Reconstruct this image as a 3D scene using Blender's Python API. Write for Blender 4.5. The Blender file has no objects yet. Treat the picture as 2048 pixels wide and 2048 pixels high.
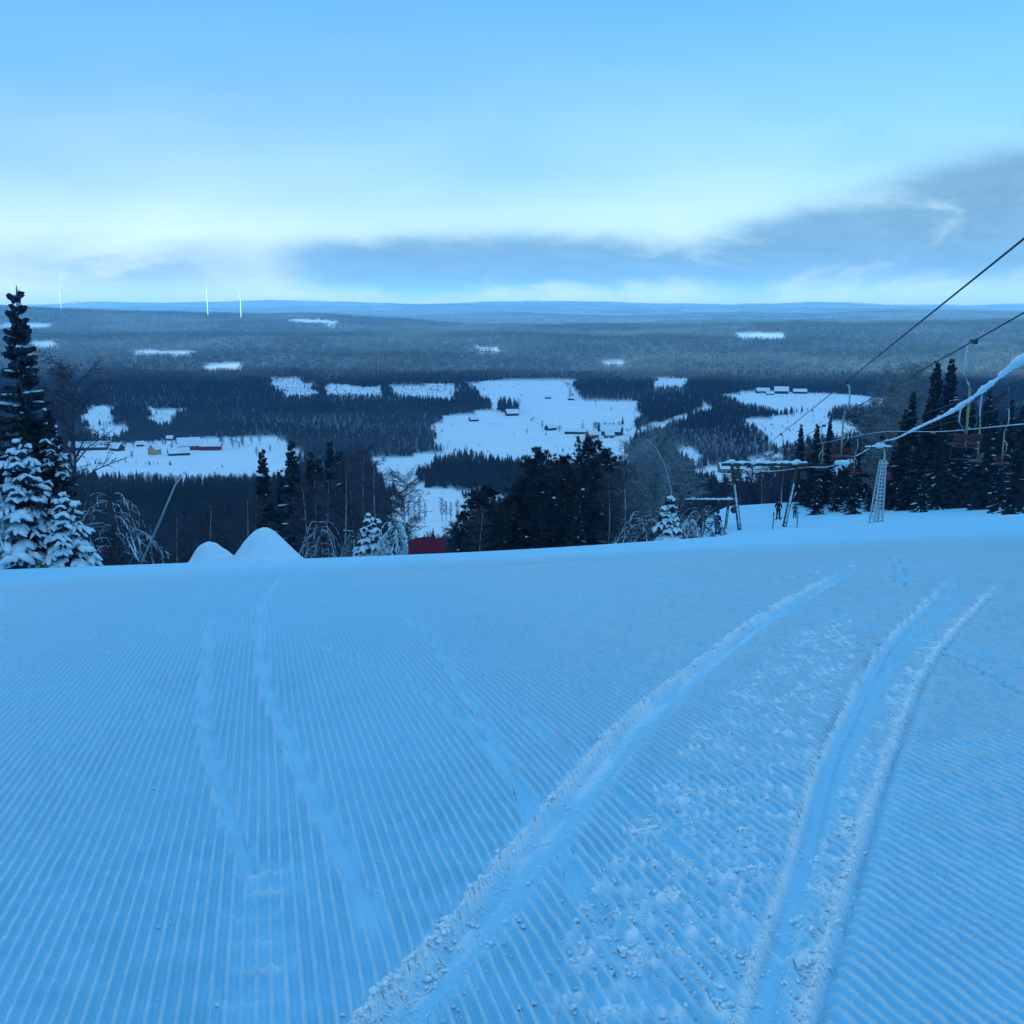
import bpy, math, random
import numpy as np
from mathutils import Vector, Matrix, Euler
R = math.radians
SC = bpy.context.scene
COL = SC.collection

# ------------------------------------------------------------------ camera
CAM_Z = 1.6
cd = bpy.data.cameras.new('camera'); cam = bpy.data.objects.new('camera', cd); COL.objects.link(cam)
cam.location = (0, 0, CAM_Z); cam.rotation_euler = (R(90-11.0), 0, 0)
cd.sensor_width = 36; cd.lens = 36*1073/1024; cd.clip_start = .1; cd.clip_end = 60000
SC.camera = cam
# ------------------------------------------------------------------ light and exposure
SUN_ELEV, SUN_AZ = 3.6, 235.0        # degrees; azimuth clockwise from +Y: the sun is low behind the hill at the camera's back
vs = SC.view_settings
vs.view_transform = 'Standard'; vs.look = 'None'; vs.gamma = 1; vs.use_curve_mapping = False
vs.exposure = 2.36
try:
    SC.cycles.volume_bounces = 1
    SC.cycles.max_bounces = 6; SC.cycles.diffuse_bounces = 2
except Exception: pass
W = bpy.data.worlds.new('World'); SC.world = W; W.use_nodes = True
WN = W.node_tree; WN.nodes.clear()

class NT:
    """small helper to write node trees as expressions"""
    def __init__(s, t): s.t = t
    def n(s, typ, **k):
        o = s.t.nodes.new(typ)
        for a, b in k.items(): setattr(o, a, b)
        return o
    def put(s, sock, v):
        if hasattr(v, 'is_output') or isinstance(v, bpy.types.NodeSocket): s.t.links.new(v, sock)
        elif v is not None: sock.default_value = v
    def m(s, op, a, b=None, c=None, clamp=False):
        o = s.n('ShaderNodeMath', operation=op); o.use_clamp = clamp
        s.put(o.inputs[0], a)
        if b is not None: s.put(o.inputs[1], b)
        if c is not None: s.put(o.inputs[2], c)
        return o.outputs[0]
    def v(s, op, a, b=None):
        o = s.n('ShaderNodeVectorMath', operation=op); s.put(o.inputs[0], a)
        if b is not None: s.put(o.inputs[1], b)
        return o.outputs[0]
    def step(s, a, b, x):
        o = s.n('ShaderNodeMapRange', interpolation_type='SMOOTHSTEP'); s.put(o.inputs['Value'], x)
        s.put(o.inputs['From Min'], a); s.put(o.inputs['From Max'], b)
        return o.outputs['Result']
    def mix(s, f, a, b, blend='MIX'):
        o = s.n('ShaderNodeMix', data_type='RGBA', blend_type=blend); s.put(o.inputs[0], f)
        s.put(o.inputs[6], a if not isinstance(a, tuple) else (*a[:3], 1)); s.put(o.inputs[7], b if not isinstance(b, tuple) else (*b[:3], 1))
        return o.outputs[2]
    def noise(s, vec, scale, detail=4, rough=.55, dist=0):
        o = s.n('ShaderNodeTexNoise'); s.put(o.inputs['Vector'], vec); o.inputs['Scale'].default_value = scale
        o.inputs['Detail'].default_value = detail; o.inputs['Roughness'].default_value = rough; o.inputs['Distortion'].default_value = dist
        return o.outputs[0]
    def xyz(s, x, y, z):
        o = s.n('ShaderNodeCombineXYZ'); s.put(o.inputs[0], x); s.put(o.inputs[1], y); s.put(o.inputs[2], z); return o.outputs[0]

def build_world():
    T = NT(WN)
    sky = T.n('ShaderNodeTexSky', sky_type='NISHITA'); sky.sun_disc = False
    sky.sun_elevation = R(SUN_ELEV); sky.sun_rotation = R(SUN_AZ); sky.altitude = 300
    sky.air_density = 1.0; sky.dust_density = 1.2; sky.ozone_density = 3.0
    g = T.n('ShaderNodeTexCoord').outputs['Generated']
    sp = T.n('ShaderNodeSeparateXYZ'); T.put(sp.inputs[0], g)
    x, y, z = sp.outputs
    az = T.m('ARCTAN2', x, y); el = T.m('ARCSINE', z)
    # the camera's cool white balance and the cold clear air: the sky is tinted blue as a whole
    base = T.mix(1.0, sky.outputs[0], WTINT, 'MULTIPLY')
    # upper sky lifted with an added pale veil, to light the snow
    base = T.mix(T.m('MULTIPLY', T.step(.02, .30, el), .50), base, WHIGH)
    base = T.mix(T.m('MULTIPLY', T.step(.26, .62, el), .8), base, WZEN)  # zenith out of view paled further, added light for the snow
    # thin bright band of ice haze over the horizon, the same all round
    band = T.m('MULTIPLY', T.m('EXPONENT', T.m('MULTIPLY', T.m('ABSOLUTE', T.m('SUBTRACT', el, .062)), -11.0)), .80)
    wob = T.noise(T.xyz(T.m('MULTIPLY', az, 1.6), T.m('MULTIPLY', el, 5.0), 3.3), 1.5, 3)
    band = T.m('MULTIPLY', band, T.m('MULTIPLY_ADD', wob, 1.1, .45), clamp=True)
    c = T.mix(band, base, WBAND)
    low = T.m('MULTIPLY', T.m('EXPONENT', T.m('MULTIPLY', T.m('ABSOLUTE', T.m('SUBTRACT', el, .010)), -55.0)), .75)
    c = T.mix(low, c, WLOW)
    # low stratus bank and thin veils higher up
    q = T.xyz(T.m('MULTIPLY', az, 2.4), T.m('MULTIPLY', el, 6.5), .0)
    n1 = T.noise(q, 3.4, 9, .62, .6)
    n2 = T.noise(T.xyz(T.m('MULTIPLY', az, 1.2), T.m('MULTIPLY', el, 3.4), 7.7), 2.2, 5, .5, .3)
    rise = T.step(.12, .62, az)
    ec = T.m('MULTIPLY_ADD', rise, .058, .034)
    th = T.m('MULTIPLY_ADD', rise, .048, .027)
    d = T.m('DIVIDE', T.m('SUBTRACT', el, ec), th)
    bell = T.m('EXPONENT', T.m('MULTIPLY', T.m('MULTIPLY', d, d), -1.0))
    pres = T.m('MULTIPLY', T.step(-.30, -.08, az), T.m('SUBTRACT', 1.0, T.step(1.6, 2.6, az)))
    gap = T.m('SUBTRACT', 1.0, T.m('MULTIPLY', T.m('EXPONENT', T.m('MULTIPLY', T.m('POWER', T.m('DIVIDE', T.m('SUBTRACT', az, .155), .035), 2), -1)), .30))
    k1 = T.m('MULTIPLY', T.m('MULTIPLY', bell, pres), gap)
    n3 = T.noise(q, 11, 6, .65, .8)
    k1 = T.step(.04, .62, T.m('MULTIPLY', k1, T.m('ADD', T.m('MULTIPLY_ADD', n1, 2.3, -.62), T.m('MULTIPLY', n3, .5))))
    d2 = T.m('DIVIDE', T.m('SUBTRACT', el, .030), .022)
    p2 = T.m('EXPONENT', T.m('MULTIPLY', T.m('POWER', T.m('DIVIDE', T.m('ADD', az, .33), .11), 2), -1))
    k2 = T.m('MULTIPLY', T.m('MULTIPLY', T.m('EXPONENT', T.m('MULTIPLY', T.m('MULTIPLY', d2, d2), -1.0)), p2), T.step(.3, .6, n1))
    k2 = T.m('MULTIPLY', k2, .8)
    veil = T.m('MULTIPLY', T.step(.46, .72, n2), T.step(.07, .16, el))
    veil = T.m('MULTIPLY', veil, .62)
    c = T.mix(veil, c, WVEIL)
    cc = T.mix(T.step(.35, .7, T.m('MULTIPLY_ADD', n3, .5, T.m('MULTIPLY', n1, .5))), WCLOUD, tuple(v*1.35 for v in WCLOUD))
    c = T.mix(T.m('MULTIPLY', T.m('MAXIMUM', k1, k2), .95), c, cc)
    bg = T.n('ShaderNodeBackground'); T.put(bg.inputs[0], c); bg.inputs[1].default_value = .1
    o = T.n('ShaderNodeOutputWorld'); T.put(o.inputs[0], bg.outputs[0])
WTINT = (.21, .70, 1.06); WBAND = (1.78, 2.32, 2.38); WVEIL = (.36, 1.13, 2.05); WCLOUD = (.33, .69, 1.03); WHIGH = (.24, 1.10, 2.05); WLOW = (3.3, 2.7, 2.1); WZEN = (.66, 1.28, 2.05)
build_world()
sl = bpy.data.lights.new('sun', 'SUN'); sl.energy = 3.0; sl.angle = R(.53); sl.color = (.76, 1.0, .95)
sun = bpy.data.objects.new('sun', sl); COL.objects.link(sun)
sd = Vector((math.sin(R(SUN_AZ))*math.cos(R(SUN_ELEV)), math.cos(R(SUN_AZ))*math.cos(R(SUN_ELEV)), math.sin(R(SUN_ELEV))))
sun.rotation_euler = sd.to_track_quat('Z', 'Y').to_euler(); sun.location = (0, -50, 120)

# ------------------------------------------------------------------ terrain height
def vnoise(x, y, seed=0):
    x = np.asarray(x, float); y = np.asarray(y, float)
    xi = np.floor(x).astype(np.int64); yi = np.floor(y).astype(np.int64)
    fx = x-xi; fy = y-yi
    fx = fx*fx*fx*(fx*(fx*6-15)+10); fy = fy*fy*fy*(fy*(fy*6-15)+10)
    def h(a, b):
        n = (a*374761393 + b*668265263 + seed*982451653) & 0xFFFFFFFF
        n = ((n ^ (n >> 13))*1274126177) & 0xFFFFFFFF
        n = (n ^ (n >> 16)) & 0xFFFFFF
        return n/float(0xFFFFFF)
    a = h(xi, yi); b = h(xi+1, yi); c = h(xi, yi+1); d = h(xi+1, yi+1)
    return (a+(b-a)*fx)*(1-fy)+(c+(d-c)*fx)*fy
def fbm(x, y, o=4, seed=0):
    s = 0; a = .5; t = 0
    for i in range(o):
        s = s+a*vnoise(x*2**i, y*2**i, seed+i*17); t += a; a *= .5
    return s/t-.5
def sst(a, b, x):
    t = np.clip((x-a)/(b-a), 0, 1); return t*t*(3-2*t)
S0, K0, B0 = .117, .00408, .065
_py = np.array([-20000,-2500,-900,-500,-350,-200,-100,0,120,150,200,300,400,600,800,1000,1200,1700,2200,2600,3000,3500,4000,4600,5400,6500,8000,10000,12500,16000,30000.])
_pz = np.array([40,45,80,100,92,52,24,0,-33,-42,-57,-79,-98,-128,-147,-157,-161,-159,-150,-126,-104,-82,-70,-78,-88,-82,-70,-50,-30,-60,-120.])
_ty = np.concatenate([np.arange(-3000,6000,10.), np.arange(6000,30000,50.)])
_tz = np.interp(_ty, _py, _pz)
_k = np.hanning(13); _k /= _k.sum()
_tz = np.convolve(np.pad(_tz, 6, mode='edge'), _k, 'valid')
def H(x, y):
    x = np.asarray(x, float); y = np.asarray(y, float)
    yy = np.clip(y, 0, 50)
    zl = -(S0*yy+K0*yy*yy/2)-.32*np.maximum(y-50, 0)-S0*np.minimum(y, 0)
    yr = np.clip(y, 0, 28)
    zr = -(S0*yr+K0*yr*yr/2)-.2255*np.clip(y-28, 0, 32)-.199*np.maximum(y-60, 0)-S0*np.minimum(y, 0)
    w = sst(.10, .20, x/(np.maximum(y, 0)+6))*sst(26, 40, y)
    near = zl*(1-w)+zr*w
    fx = 70*np.tanh(x/70)
    near = near+(.055+.015*np.tanh(x/5))*fx
    far = np.interp(y, _ty, _tz)
    d = np.maximum(y, 1)
    far = far+sst(250, 900, y)*14*fbm(x/420, y/420, 3, 5)
    far = far+sst(2200, 4200, y)*95*fbm(x/1500+3, y/900, 4, 9)+sst(6000, 9000, y)*170*fbm(x/2600, y/1500, 3, 31)
    far = far+52*np.exp(-((x+1950)/1100)**2-((y-4650)/900)**2)+26*np.exp(-((x-2600)/1200)**2-((y-5200)/900)**2)
    far = far+sst(300,700,-y)*(18*fbm(x/500,y/500,3,77)) + sst(60,400,-y)*(-.055*np.clip(x,-900,900))
    t = sst(118, 225, y)*1.0
    tb = sst(40, 160, -y)
    t = np.maximum(t, tb)
    z = near*(1-t)+far*t
    z = z+1.35*np.exp(-((y-117)/9)**2)*sst(17, 22, x)*sst(46, 34, x)
    r = np.hypot(x, y)
    z = z + sst(40,120,np.abs(x)-.45*np.abs(y))*2.0*fbm(x/30,y/30,3,44)
    return z
# ---- places measured on the ground (metres): tracks on the piste, snowfields in the valley, trees near the slope
TRACKS = {
    'rutL': [(-0.37, 2.47), (-0.27, 2.76), (-0.14, 3.09), (0.07, 3.73), (0.36, 4.61), (0.67, 5.49), (1.19, 6.69), (1.79, 8.0), (2.47, 9.38), (3.31, 10.91), (4.14, 12.45)],
    'rutM': [(0.55, 2.4), (0.62, 2.59), (0.75, 2.94), (1.05, 3.7), (1.43, 4.7), (1.95, 5.85), (2.64, 7.33), (3.81, 9.43), (4.7, 11.07)],
    'rutR': [(0.73, 2.38), (0.8, 2.57), (0.99, 3.01), (1.33, 3.77), (1.84, 4.88), (2.73, 6.7), (3.88, 8.66), (5.02, 10.54)],
    'ribA': [(-3.26, 11.24), (-2.43, 8.16), (-1.91, 6.3), (-1.59, 5.33), (-1.27, 4.45), (-1.03, 3.82), (-0.87, 3.46)],
    'ribB': [(-3.83, 17.65), (-3.03, 12.73), (-2.33, 9.48), (-1.74, 7.21), (-1.27, 5.7), (-0.92, 4.62), (-0.69, 3.94), (-0.51, 3.38), (-0.36, 2.92)],
    'skiC': [(-1.88, 9.2), (-1.16, 7.87), (-0.62, 6.79), (-0.26, 5.74), (-0.07, 5.08), (0.08, 4.26), (0.15, 4.06)],
    'skiD': [(-1.09, 10.33), (-0.78, 9.19), (-0.44, 7.28), (-0.19, 5.97), (-0.02, 4.89)],
    'skiE': [(-0.03, 6.17), (0.16, 5.54), (0.3, 5.01), (0.36, 4.78)],
    'skiF': [(0.43, 4.53), (0.55, 4.06), (0.64, 3.67), (0.79, 3.08), (0.84, 2.8), (0.84, 2.57)],
    'skiG': [(2.95, 7.55), (2.9, 6.73), (2.85, 5.68), (2.83, 4.75)],
    'skiH': [(3.02, 11.52), (3.56, 12.18), (4.22, 12.7)],
    'skiI': [(5.01, 13.64), (4.29, 11.39), (3.78, 10.1)],
    'skiJ': [(-1.52, 4.28), (-1.45, 3.76), (-1.38, 3.27), (-1.27, 2.79)],
    'skiK': [(0.19, 3.82), (0.24, 3.38), (0.35, 2.95), (0.42, 2.55)],
}
ZONES = {
    'belt': [(-0.01, 2.45), (0.07, 2.82), (0.22, 3.26), (0.36, 3.69), (0.61, 4.38), (0.97, 5.37), (1.58, 6.72), (2.33, 8.18), (2.83, 8.69), (2.51, 7.38), (1.84, 5.75), (1.38, 4.63), (1.08, 3.86), (0.82, 3.19), (0.61, 2.62), (0.54, 2.4)],
    'strip': [(0.75, 2.52), (0.78, 2.8), (0.96, 3.25), (1.23, 3.89), (1.59, 4.67), (2.13, 5.8), (2.79, 7.06), (3.32, 8.03), (3.6, 8.32), (2.91, 7.02), (2.01, 5.24), (1.47, 4.1), (1.09, 3.27), (0.86, 2.73), (0.77, 2.52)],
}
FIELDS = {
    'farm_left': [(-491, 1193), (-459, 1272), (-412, 1306), (-357, 1316), (-303, 1309), (-241, 1221), (-195, 962), (-220, 903), (-258, 910), (-310, 929), (-358, 935), (-410, 993)],
    'left_b': [(-681, 1710), (-623, 1683), (-544, 1465), (-594, 1488)],
    'left_c': [(-571, 1699), (-506, 1686), (-447, 1429), (-481, 1431)],
    'left_d': [(-581, 1474), (-522, 1462), (-463, 1292), (-516, 1304)],
    'center': [(-98, 2118), (-6, 2204), (122, 2184), (125, 1823), (206, 1784), (197, 1636), (155, 1366), (122, 1115), (89, 1085), (39, 1062), (-3, 1072), (-44, 1149), (-90, 1279), (-107, 1567), (-30, 1673), (-57, 1881)],
    'center_b': [(-158, 1150), (-119, 1155), (-71, 1231), (-43, 1219), (-71, 1123), (-90, 922), (-75, 846), (2, 825), (-2, 765), (-45, 775), (-104, 841)],
    'center_c': [(-92, 794), (-79, 853), (-30, 851), (-21, 546), (-41, 491), (-56, 523)],
    'right_a': [(355, 1828), (460, 1973), (526, 1893), (642, 1864), (589, 1708), (498, 1614), (395, 1556), (358, 1632)],
    'right_b': [(292, 1388), (347, 1528), (408, 1544), (496, 1621), (428, 1456), (349, 1369)],
    'right_c': [(322, 1401), (381, 1439), (441, 1501), (475, 1468), (424, 1325), (341, 1216), (296, 1204)],
    'right_d': [(154, 1387), (268, 1623), (315, 1730), (312, 1667), (208, 1420), (155, 1334)],
    'right_e': [(161, 1009), (230, 1117), (280, 1162), (297, 1138), (256, 977), (213, 896), (160, 880)],
    'right_f': [(191, 1244), (207, 1201), (202, 1097), (183, 1099)],
    'far_a': [(-708, 2445), (-613, 2459), (-591, 2334), (-672, 2339)],
    'far_b': [(-494, 2229), (-428, 2201), (-334, 1875), (-391, 1818)],
    'far_c': [(-1813, 3859), (-1638, 3887), (-1583, 3731), (-1701, 3614)],
    'far_d': [(-1319, 2982), (-1288, 3066), (-1199, 2832), (-1232, 2798)],
    'far_e': [(-865, 4228), (-672, 4239), (-626, 3946), (-798, 3941)],
    'far_f': [(-91, 2828), (-29, 2783), (-34, 2701), (-81, 2715)],
    'far_g': [(212, 2563), (268, 2536), (251, 2450), (210, 2465)],
    'far_h': [(-971, 2814), (-809, 2752), (-768, 2612), (-907, 2626)],
    'far_i': [(676, 3309), (813, 3245), (764, 3059), (625, 3022)],
    'far_j': [(-235, 2027), (-168, 2054), (-97, 2052), (-102, 1787), (-185, 1820)],
    'far_k': [(292, 2207), (358, 2183), (320, 1948), (263, 1950)],
    'far_l': [(-360, 2056), (-243, 2008), (-225, 1860), (-318, 1865)],
}
NEAR = [
    ('spruce', -17.6, 75, 11.3, 'A'),
    ('spruce', -14.5, 70, 10.8, 'A'),
    ('spruce', -15.2, 80, 11.9, 'A'),
    ('spruce', -12.3, 72, 11.0, 'A'),
    ('spruce', -15.7, 86, 12.5, 'A'),
    ('spruce', -14.6, 90, 13.8, 'A'),
    ('spruce', -19.2, 88, 12.0, 'A'),
    ('birch', -11.9, 60, 6.1, 'A'),
    ('birch', -9.6, 60, 7.1, 'A'),
    ('birch', -8.5, 62, 8.5, 'A'),
    ('birch', -7.3, 58, 7.1, 'A'),
    ('birch', -7.4, 70, 8.4, 'A'),
    ('birch', -13.9, 76, 9.2, 'A'),
    ('birch', -17.1, 80, 8.9, 'A'),
    ('birch', -17.8, 70, 7.0, 'A'),
    ('birch', -22.2, 78, 7.8, 'A'),
    ('birch', -26.9, 84, 8.2, 'A'),
    ('birch', -30.0, 88, 7.9, 'A'),
    ('birch', -33.5, 95, 10.0, 'A'),
    ('birch', -23.2, 95, 11.1, 'A'),
    ('birch', -9.5, 82, 9.2, 'A'),
    ('birch', -12.0, 80, 11.0, 'A'),
    ('birch', -11.4, 66, 7.3, 'A'),
    ('pine', 2.1, 80, 11.4, 'B'),
    ('pine', 5.1, 75, 11.0, 'B'),
    ('pine', 4.1, 90, 12.6, 'B'),
    ('pine', 7.3, 85, 11.9, 'B'),
    ('pine', -2.5, 75, 7.7, 'B'),
    ('pine', -1.7, 82, 9.1, 'B'),
    ('pine', -0.3, 88, 8.9, 'B'),
    ('pine', 0.7, 78, 8.9, 'B'),
    ('pine', 3.8, 70, 8.2, 'B'),
    ('pine', 8.9, 92, 11.5, 'B'),
    ('pine', -4.1, 90, 8.1, 'B'),
    ('pine', 2.2, 68, 7.1, 'B'),
    ('pine', -0.8, 72, 5.9, 'B'),
    ('spruce', 2.7, 72, 8.4, 'B'),
    ('spruce', 6.1, 80, 10.2, 'B'),
    ('spruce', 1.4, 84, 10.7, 'B'),
    ('spruce', 4.1, 66, 5.6, 'B'),
    ('spruce', 0.2, 76, 6.9, 'B'),
    ('birch', 6.8, 65, 7.3, 'B'),
    ('birch', 6.1, 68, 7.3, 'B'),
    ('birch', -2.1, 70, 5.7, 'B'),
    ('birch', -0.2, 80, 8.1, 'B'),
    ('birch', 3.9, 82, 9.8, 'B'),
    ('frost_birch', 9.6, 72, 10.1, 'C'),
    ('frost_birch', 9.3, 78, 10.6, 'C'),
    ('frost_birch', 11.8, 76, 7.3, 'C'),
    ('frost_birch', 11.9, 84, 10.5, 'C'),
    ('spruce', 40.9, 104, 14.5, 'D'),
    ('spruce', 39.9, 98, 13.9, 'D'),
    ('spruce', 40.3, 108, 12.0, 'D'),
    ('spruce', 35.5, 80, 9.1, 'D'),
    ('spruce', 33.3, 112, 9.3, 'D'),
    ('spruce', 31.9, 118, 8.8, 'D'),
    ('spruce', 31.4, 110, 8.8, 'D'),
    ('spruce', 26.6, 56, 3.8, 'D'),
    ('spruce', 47.2, 110, 10.8, 'D'),
    ('spruce', 43.3, 112, 11.0, 'D'),
    ('spruce', 36.2, 90, 8.5, 'D'),
    ('spruce', 39.5, 94, 8.0, 'D'),
    ('spruce', 37.1, 118, 7.8, 'D'),
    ('spruce', 40.7, 122, 9.6, 'D'),
    ('spruce', 42.1, 116, 9.6, 'D'),
    ('spruce', 45.1, 98, 8.1, 'D'),
    ('spruce', 36.7, 75, 8.2, 'D'),
    ('spruce', 37.5, 102, 9.8, 'D'),
    ('spruce', 39.1, 100, 11.5, 'D'),
    ('spruce', 44.0, 104, 11.0, 'D'),
    ('spruce', 42.0, 96, 7.6, 'D'),
    ('spruce', 46.9, 104, 9.6, 'D'),
    ('spruce', 38.8, 112, 7.7, 'D'),
    ('spruce', 37.4, 104, 6.3, 'D'),
    ('spruce', 33.3, 108, 5.9, 'D'),
    ('spruce', 33.2, 114, 4.5, 'D'),
    ('spruce', 50.3, 108, 10.9, 'D'),
    ('spruce', 36.6, 96, 7.4, 'D'),
    ('spruce', 35.8, 110, 6.0, 'D'),
    ('spruce', 31.2, 112, 5.3, 'D'),
    ('frost_birch', 42.1, 118, 15.0, 'D'),
    ('frost_birch', 45.4, 122, 16.4, 'D'),
    ('frost_birch', 41.1, 120, 11.7, 'D'),
    ('birch', 41.0, 125, 11.7, 'D'),
    ('birch', 37.8, 122, 7.6, 'D'),
    ('birch', 31.7, 124, 6.9, 'D'),
    ('birch', 35.9, 128, 8.2, 'D'),
    ('birch', 39.0, 130, 9.2, 'D'),
    ('frost_birch', 39.6, 112, 8.6, 'D'),
    ('birch', 48.9, 112, 10.4, 'D'),
    ('birch', 53.4, 118, 12.2, 'D'),
    ('birch', 53.7, 115, 9.9, 'D'),
    ('birch', 30.3, 128, 5.3, 'D'),
    ('frost_birch', 38.8, 100, 5.6, 'D'),
    ('frost_birch', 37.3, 108, 5.8, 'D'),
    ('snowspruce', 28.8, 100, 2.4, 'E'),
    ('snowspruce', 31.8, 104, 1.9, 'E'),
    ('snowspruce', 29.7, 92, 2.7, 'E'),
    ('snowspruce', 32.6, 84, 2.2, 'E'),
    ('snowspruce', 35.3, 96, 1.7, 'E'),
    ('snowspruce', 33.8, 100, 1.6, 'E'),
    ('snowspruce', 30.5, 66, 2.3, 'E'),
]
def inpoly(x, y, poly):
    inside = np.zeros(np.shape(x), bool); n = len(poly)
    for i in range(n):
        x1, y1 = poly[i]; x2, y2 = poly[(i+1) % n]
        c = ((y1 > y) != (y2 > y)) & (x < (x2-x1)*(y-y1)/((y2-y1) or 1e-9)+x1)
        inside ^= c
    return inside
# ------------------------------------------------------------------ materials
MATS = {}
def mat(name, col=None, rough=.6, metal=0, build=None, spec=.3):
    if name in MATS: return MATS[name]
    m = bpy.data.materials.new(name); m.use_nodes = True; t = NT(m.node_tree)
    b = m.node_tree.nodes['Principled BSDF']; b.inputs['Roughness'].default_value = rough
    b.inputs['Metallic'].default_value = metal; b.inputs['Specular IOR Level'].default_value = spec
    if col: b.inputs['Base Color'].default_value = (*col, 1)
    if build: build(t, b)
    MATS[name] = m; return m
def noisy(c1, c2, scale, bump=0, bscale=None, coord='Object'):
    def f(t, b):
        co = t.n('ShaderNodeTexCoord').outputs[coord]
        n = t.noise(co, scale, 4)
        t.put(b.inputs['Base Color'], t.mix(t.step(.3, .7, n), c1, c2))
        if bump:
            bn = t.n('ShaderNodeBump'); bn.inputs['Strength'].default_value = .6; bn.inputs['Distance'].default_value = bump
            t.put(bn.inputs['Height'], t.noise(co, bscale or scale*3, 3)); t.put(b.inputs['Normal'], bn.outputs[0])
    return f
SNOW = (.74, .85, .93)
def b_slope(t, b):
    a = t.n('ShaderNodeAttribute', attribute_name='cord').outputs['Vector']
    sp = t.n('ShaderNodeSeparateXYZ'); t.put(sp.inputs[0], a)
    geo = t.n('ShaderNodeNewGeometry').outputs['Position']
    ph = t.m('MULTIPLY', sp.outputs[0], 2*math.pi/PITCH)
    ridge = t.m('POWER', t.m('MULTIPLY_ADD', t.m('SINE', ph), .5, .5), 1.6)
    h = t.m('MULTIPLY', t.m('MULTIPLY', ridge, sp.outputs[1]), .013)
    g = t.noise(geo, 55, 3, .6); g2 = t.noise(geo, 210, 2, .6)
    h = t.m('ADD', h, t.m('MULTIPLY', g, .0055)); h = t.m('ADD', h, t.m('MULTIPLY', g2, .0022))
    bn = t.n('ShaderNodeBump'); bn.inputs['Strength'].default_value = 1; bn.inputs['Distance'].default_value = 1
    t.put(bn.inputs['Height'], h); t.put(b.inputs['Normal'], bn.outputs[0])
    big = t.noise(geo, .35, 3)
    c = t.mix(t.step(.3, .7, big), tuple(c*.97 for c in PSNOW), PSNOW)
    t.put(b.inputs['Base Color'], t.mix(sp.outputs[2], c, (.95, .955, .965)))      # loose frosty grains thrown up on the rims, highlights painted along the ridge crests
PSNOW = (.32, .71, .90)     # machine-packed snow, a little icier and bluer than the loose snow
PITCH = .043
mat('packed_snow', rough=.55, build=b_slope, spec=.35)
mat('loose_snow', rough=.6, build=noisy((.88, .92, .95), (.94, .95, .96), 3, .02, 14))
def b_terrain(t, b):
    geo = t.n('ShaderNodeNewGeometry').outputs['Position']
    n = t.noise(geo, .02, 4); n2 = t.noise(geo, .4, 3)
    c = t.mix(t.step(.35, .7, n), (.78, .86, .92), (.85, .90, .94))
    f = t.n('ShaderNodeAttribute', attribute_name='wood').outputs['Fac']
    c2 = t.mix(t.step(.35, .65, n2), (.02, .024, .030), (.16, .19, .22))    # forest floor: litter and stumps, with the trees' shade painted into the snow
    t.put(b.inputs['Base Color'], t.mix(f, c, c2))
def b_clod(t, b):
    b.inputs['Base Color'].default_value = (.80, .90, .96, 1); b.inputs['Subsurface Weight'].default_value = .5; b.inputs['Subsurface Radius'].default_value = (1, 1, 1); b.inputs['Subsurface Scale'].default_value = .012
mat('crumb_snow', rough=.7, build=b_clod, spec=.2)
mat('ground_snow', rough=.7, build=b_terrain)
mat('tree_snow', rough=.6, build=noisy((.66, .78, .86), (.80, .88, .93), 5, .03, 22))
mat('rime', rough=.7, build=noisy((.52, .62, .68), (.74, .82, .87), 6, .02, 30))
def b_needle(c1, c2, dust):
    def f(t, b):
        co = t.n('ShaderNodeTexCoord').outputs['Object']
        oi = t.n('ShaderNodeObjectInfo').outputs['Random']
        c = t.mix(t.step(.3, .7, t.noise(co, 1.3, 3)), c1, c2)
        c = t.mix(t.m('MULTIPLY', oi, .35), c, (.018, .025, .028))
        at = t.n('ShaderNodeAttribute', attribute_name='frost'); at.attribute_type = 'INSTANCER'
        d = t.m('MULTIPLY_ADD', at.outputs['Fac'], .75, dust)
        d = t.m('MULTIPLY', d, t.step(.30, .66, t.noise(co, 2.7, 3)))
        t.put(b.inputs['Base Color'], t.mix(d, c, (.34, .48, .52)))
    return f
mat('needles', rough=.8, build=b_needle((.020, .031, .046), (.040, .058, .082), .05), spec=.1)
mat('pine_needles', rough=.8, build=b_needle((.018, .028, .042), (.036, .052, .074), .02), spec=.1)
mat('forest_needles', rough=.8, build=b_needle((.009, .020, .022), (.017, .038, .038), .02), spec=.1)
mat('forest_twigs', rough=.9, build=b_needle((.022, .021, .044), (.038, .037, .066), .04), spec=.1)
mat('gun_snow', rough=.6, build=noisy((.55, .78, .91), (.62, .82, .92), 2.5, .05, 5))
mat('twigs', rough=.9, build=b_needle((.055, .046, .066), (.085, .074, .098), .08), spec=.1)
mat('frost_twigs', rough=.9, build=b_needle((.20, .21, .23), (.34, .36, .38), .25), spec=.1)
mat('bark', rough=.9, build=noisy((.05, .042, .040), (.10, .085, .08), 6, .01))
def b_birch(t, b):
    co = t.n('ShaderNodeTexCoord').outputs['Object']
    mp = t.n('ShaderNodeMapping'); t.put(mp.inputs[0], co); mp.inputs['Scale'].default_value = (3, 3, 9)
    n = t.noise(mp.outputs[0], 1.4, 4)
    t.put(b.inputs['Base Color'], t.mix(t.step(.36, .50, n), (.06, .055, .055), (.42, .42, .42)))
mat('birch_bark', rough=.8, build=b_birch)
mat('steel', (.30, .32, .34), .45, .7); mat('galvanised', rough=.5, metal=.35, build=noisy((.42, .46, .48), (.55, .58, .60), 4))
mat('dark_steel', (.05, .055, .06), .5, .4); mat('cable_steel', (.035, .036, .04), .6, .2)
mat('yellow_paint', rough=.5, build=noisy((.30, .24, .12), (.38, .30, .16), 5))
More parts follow.
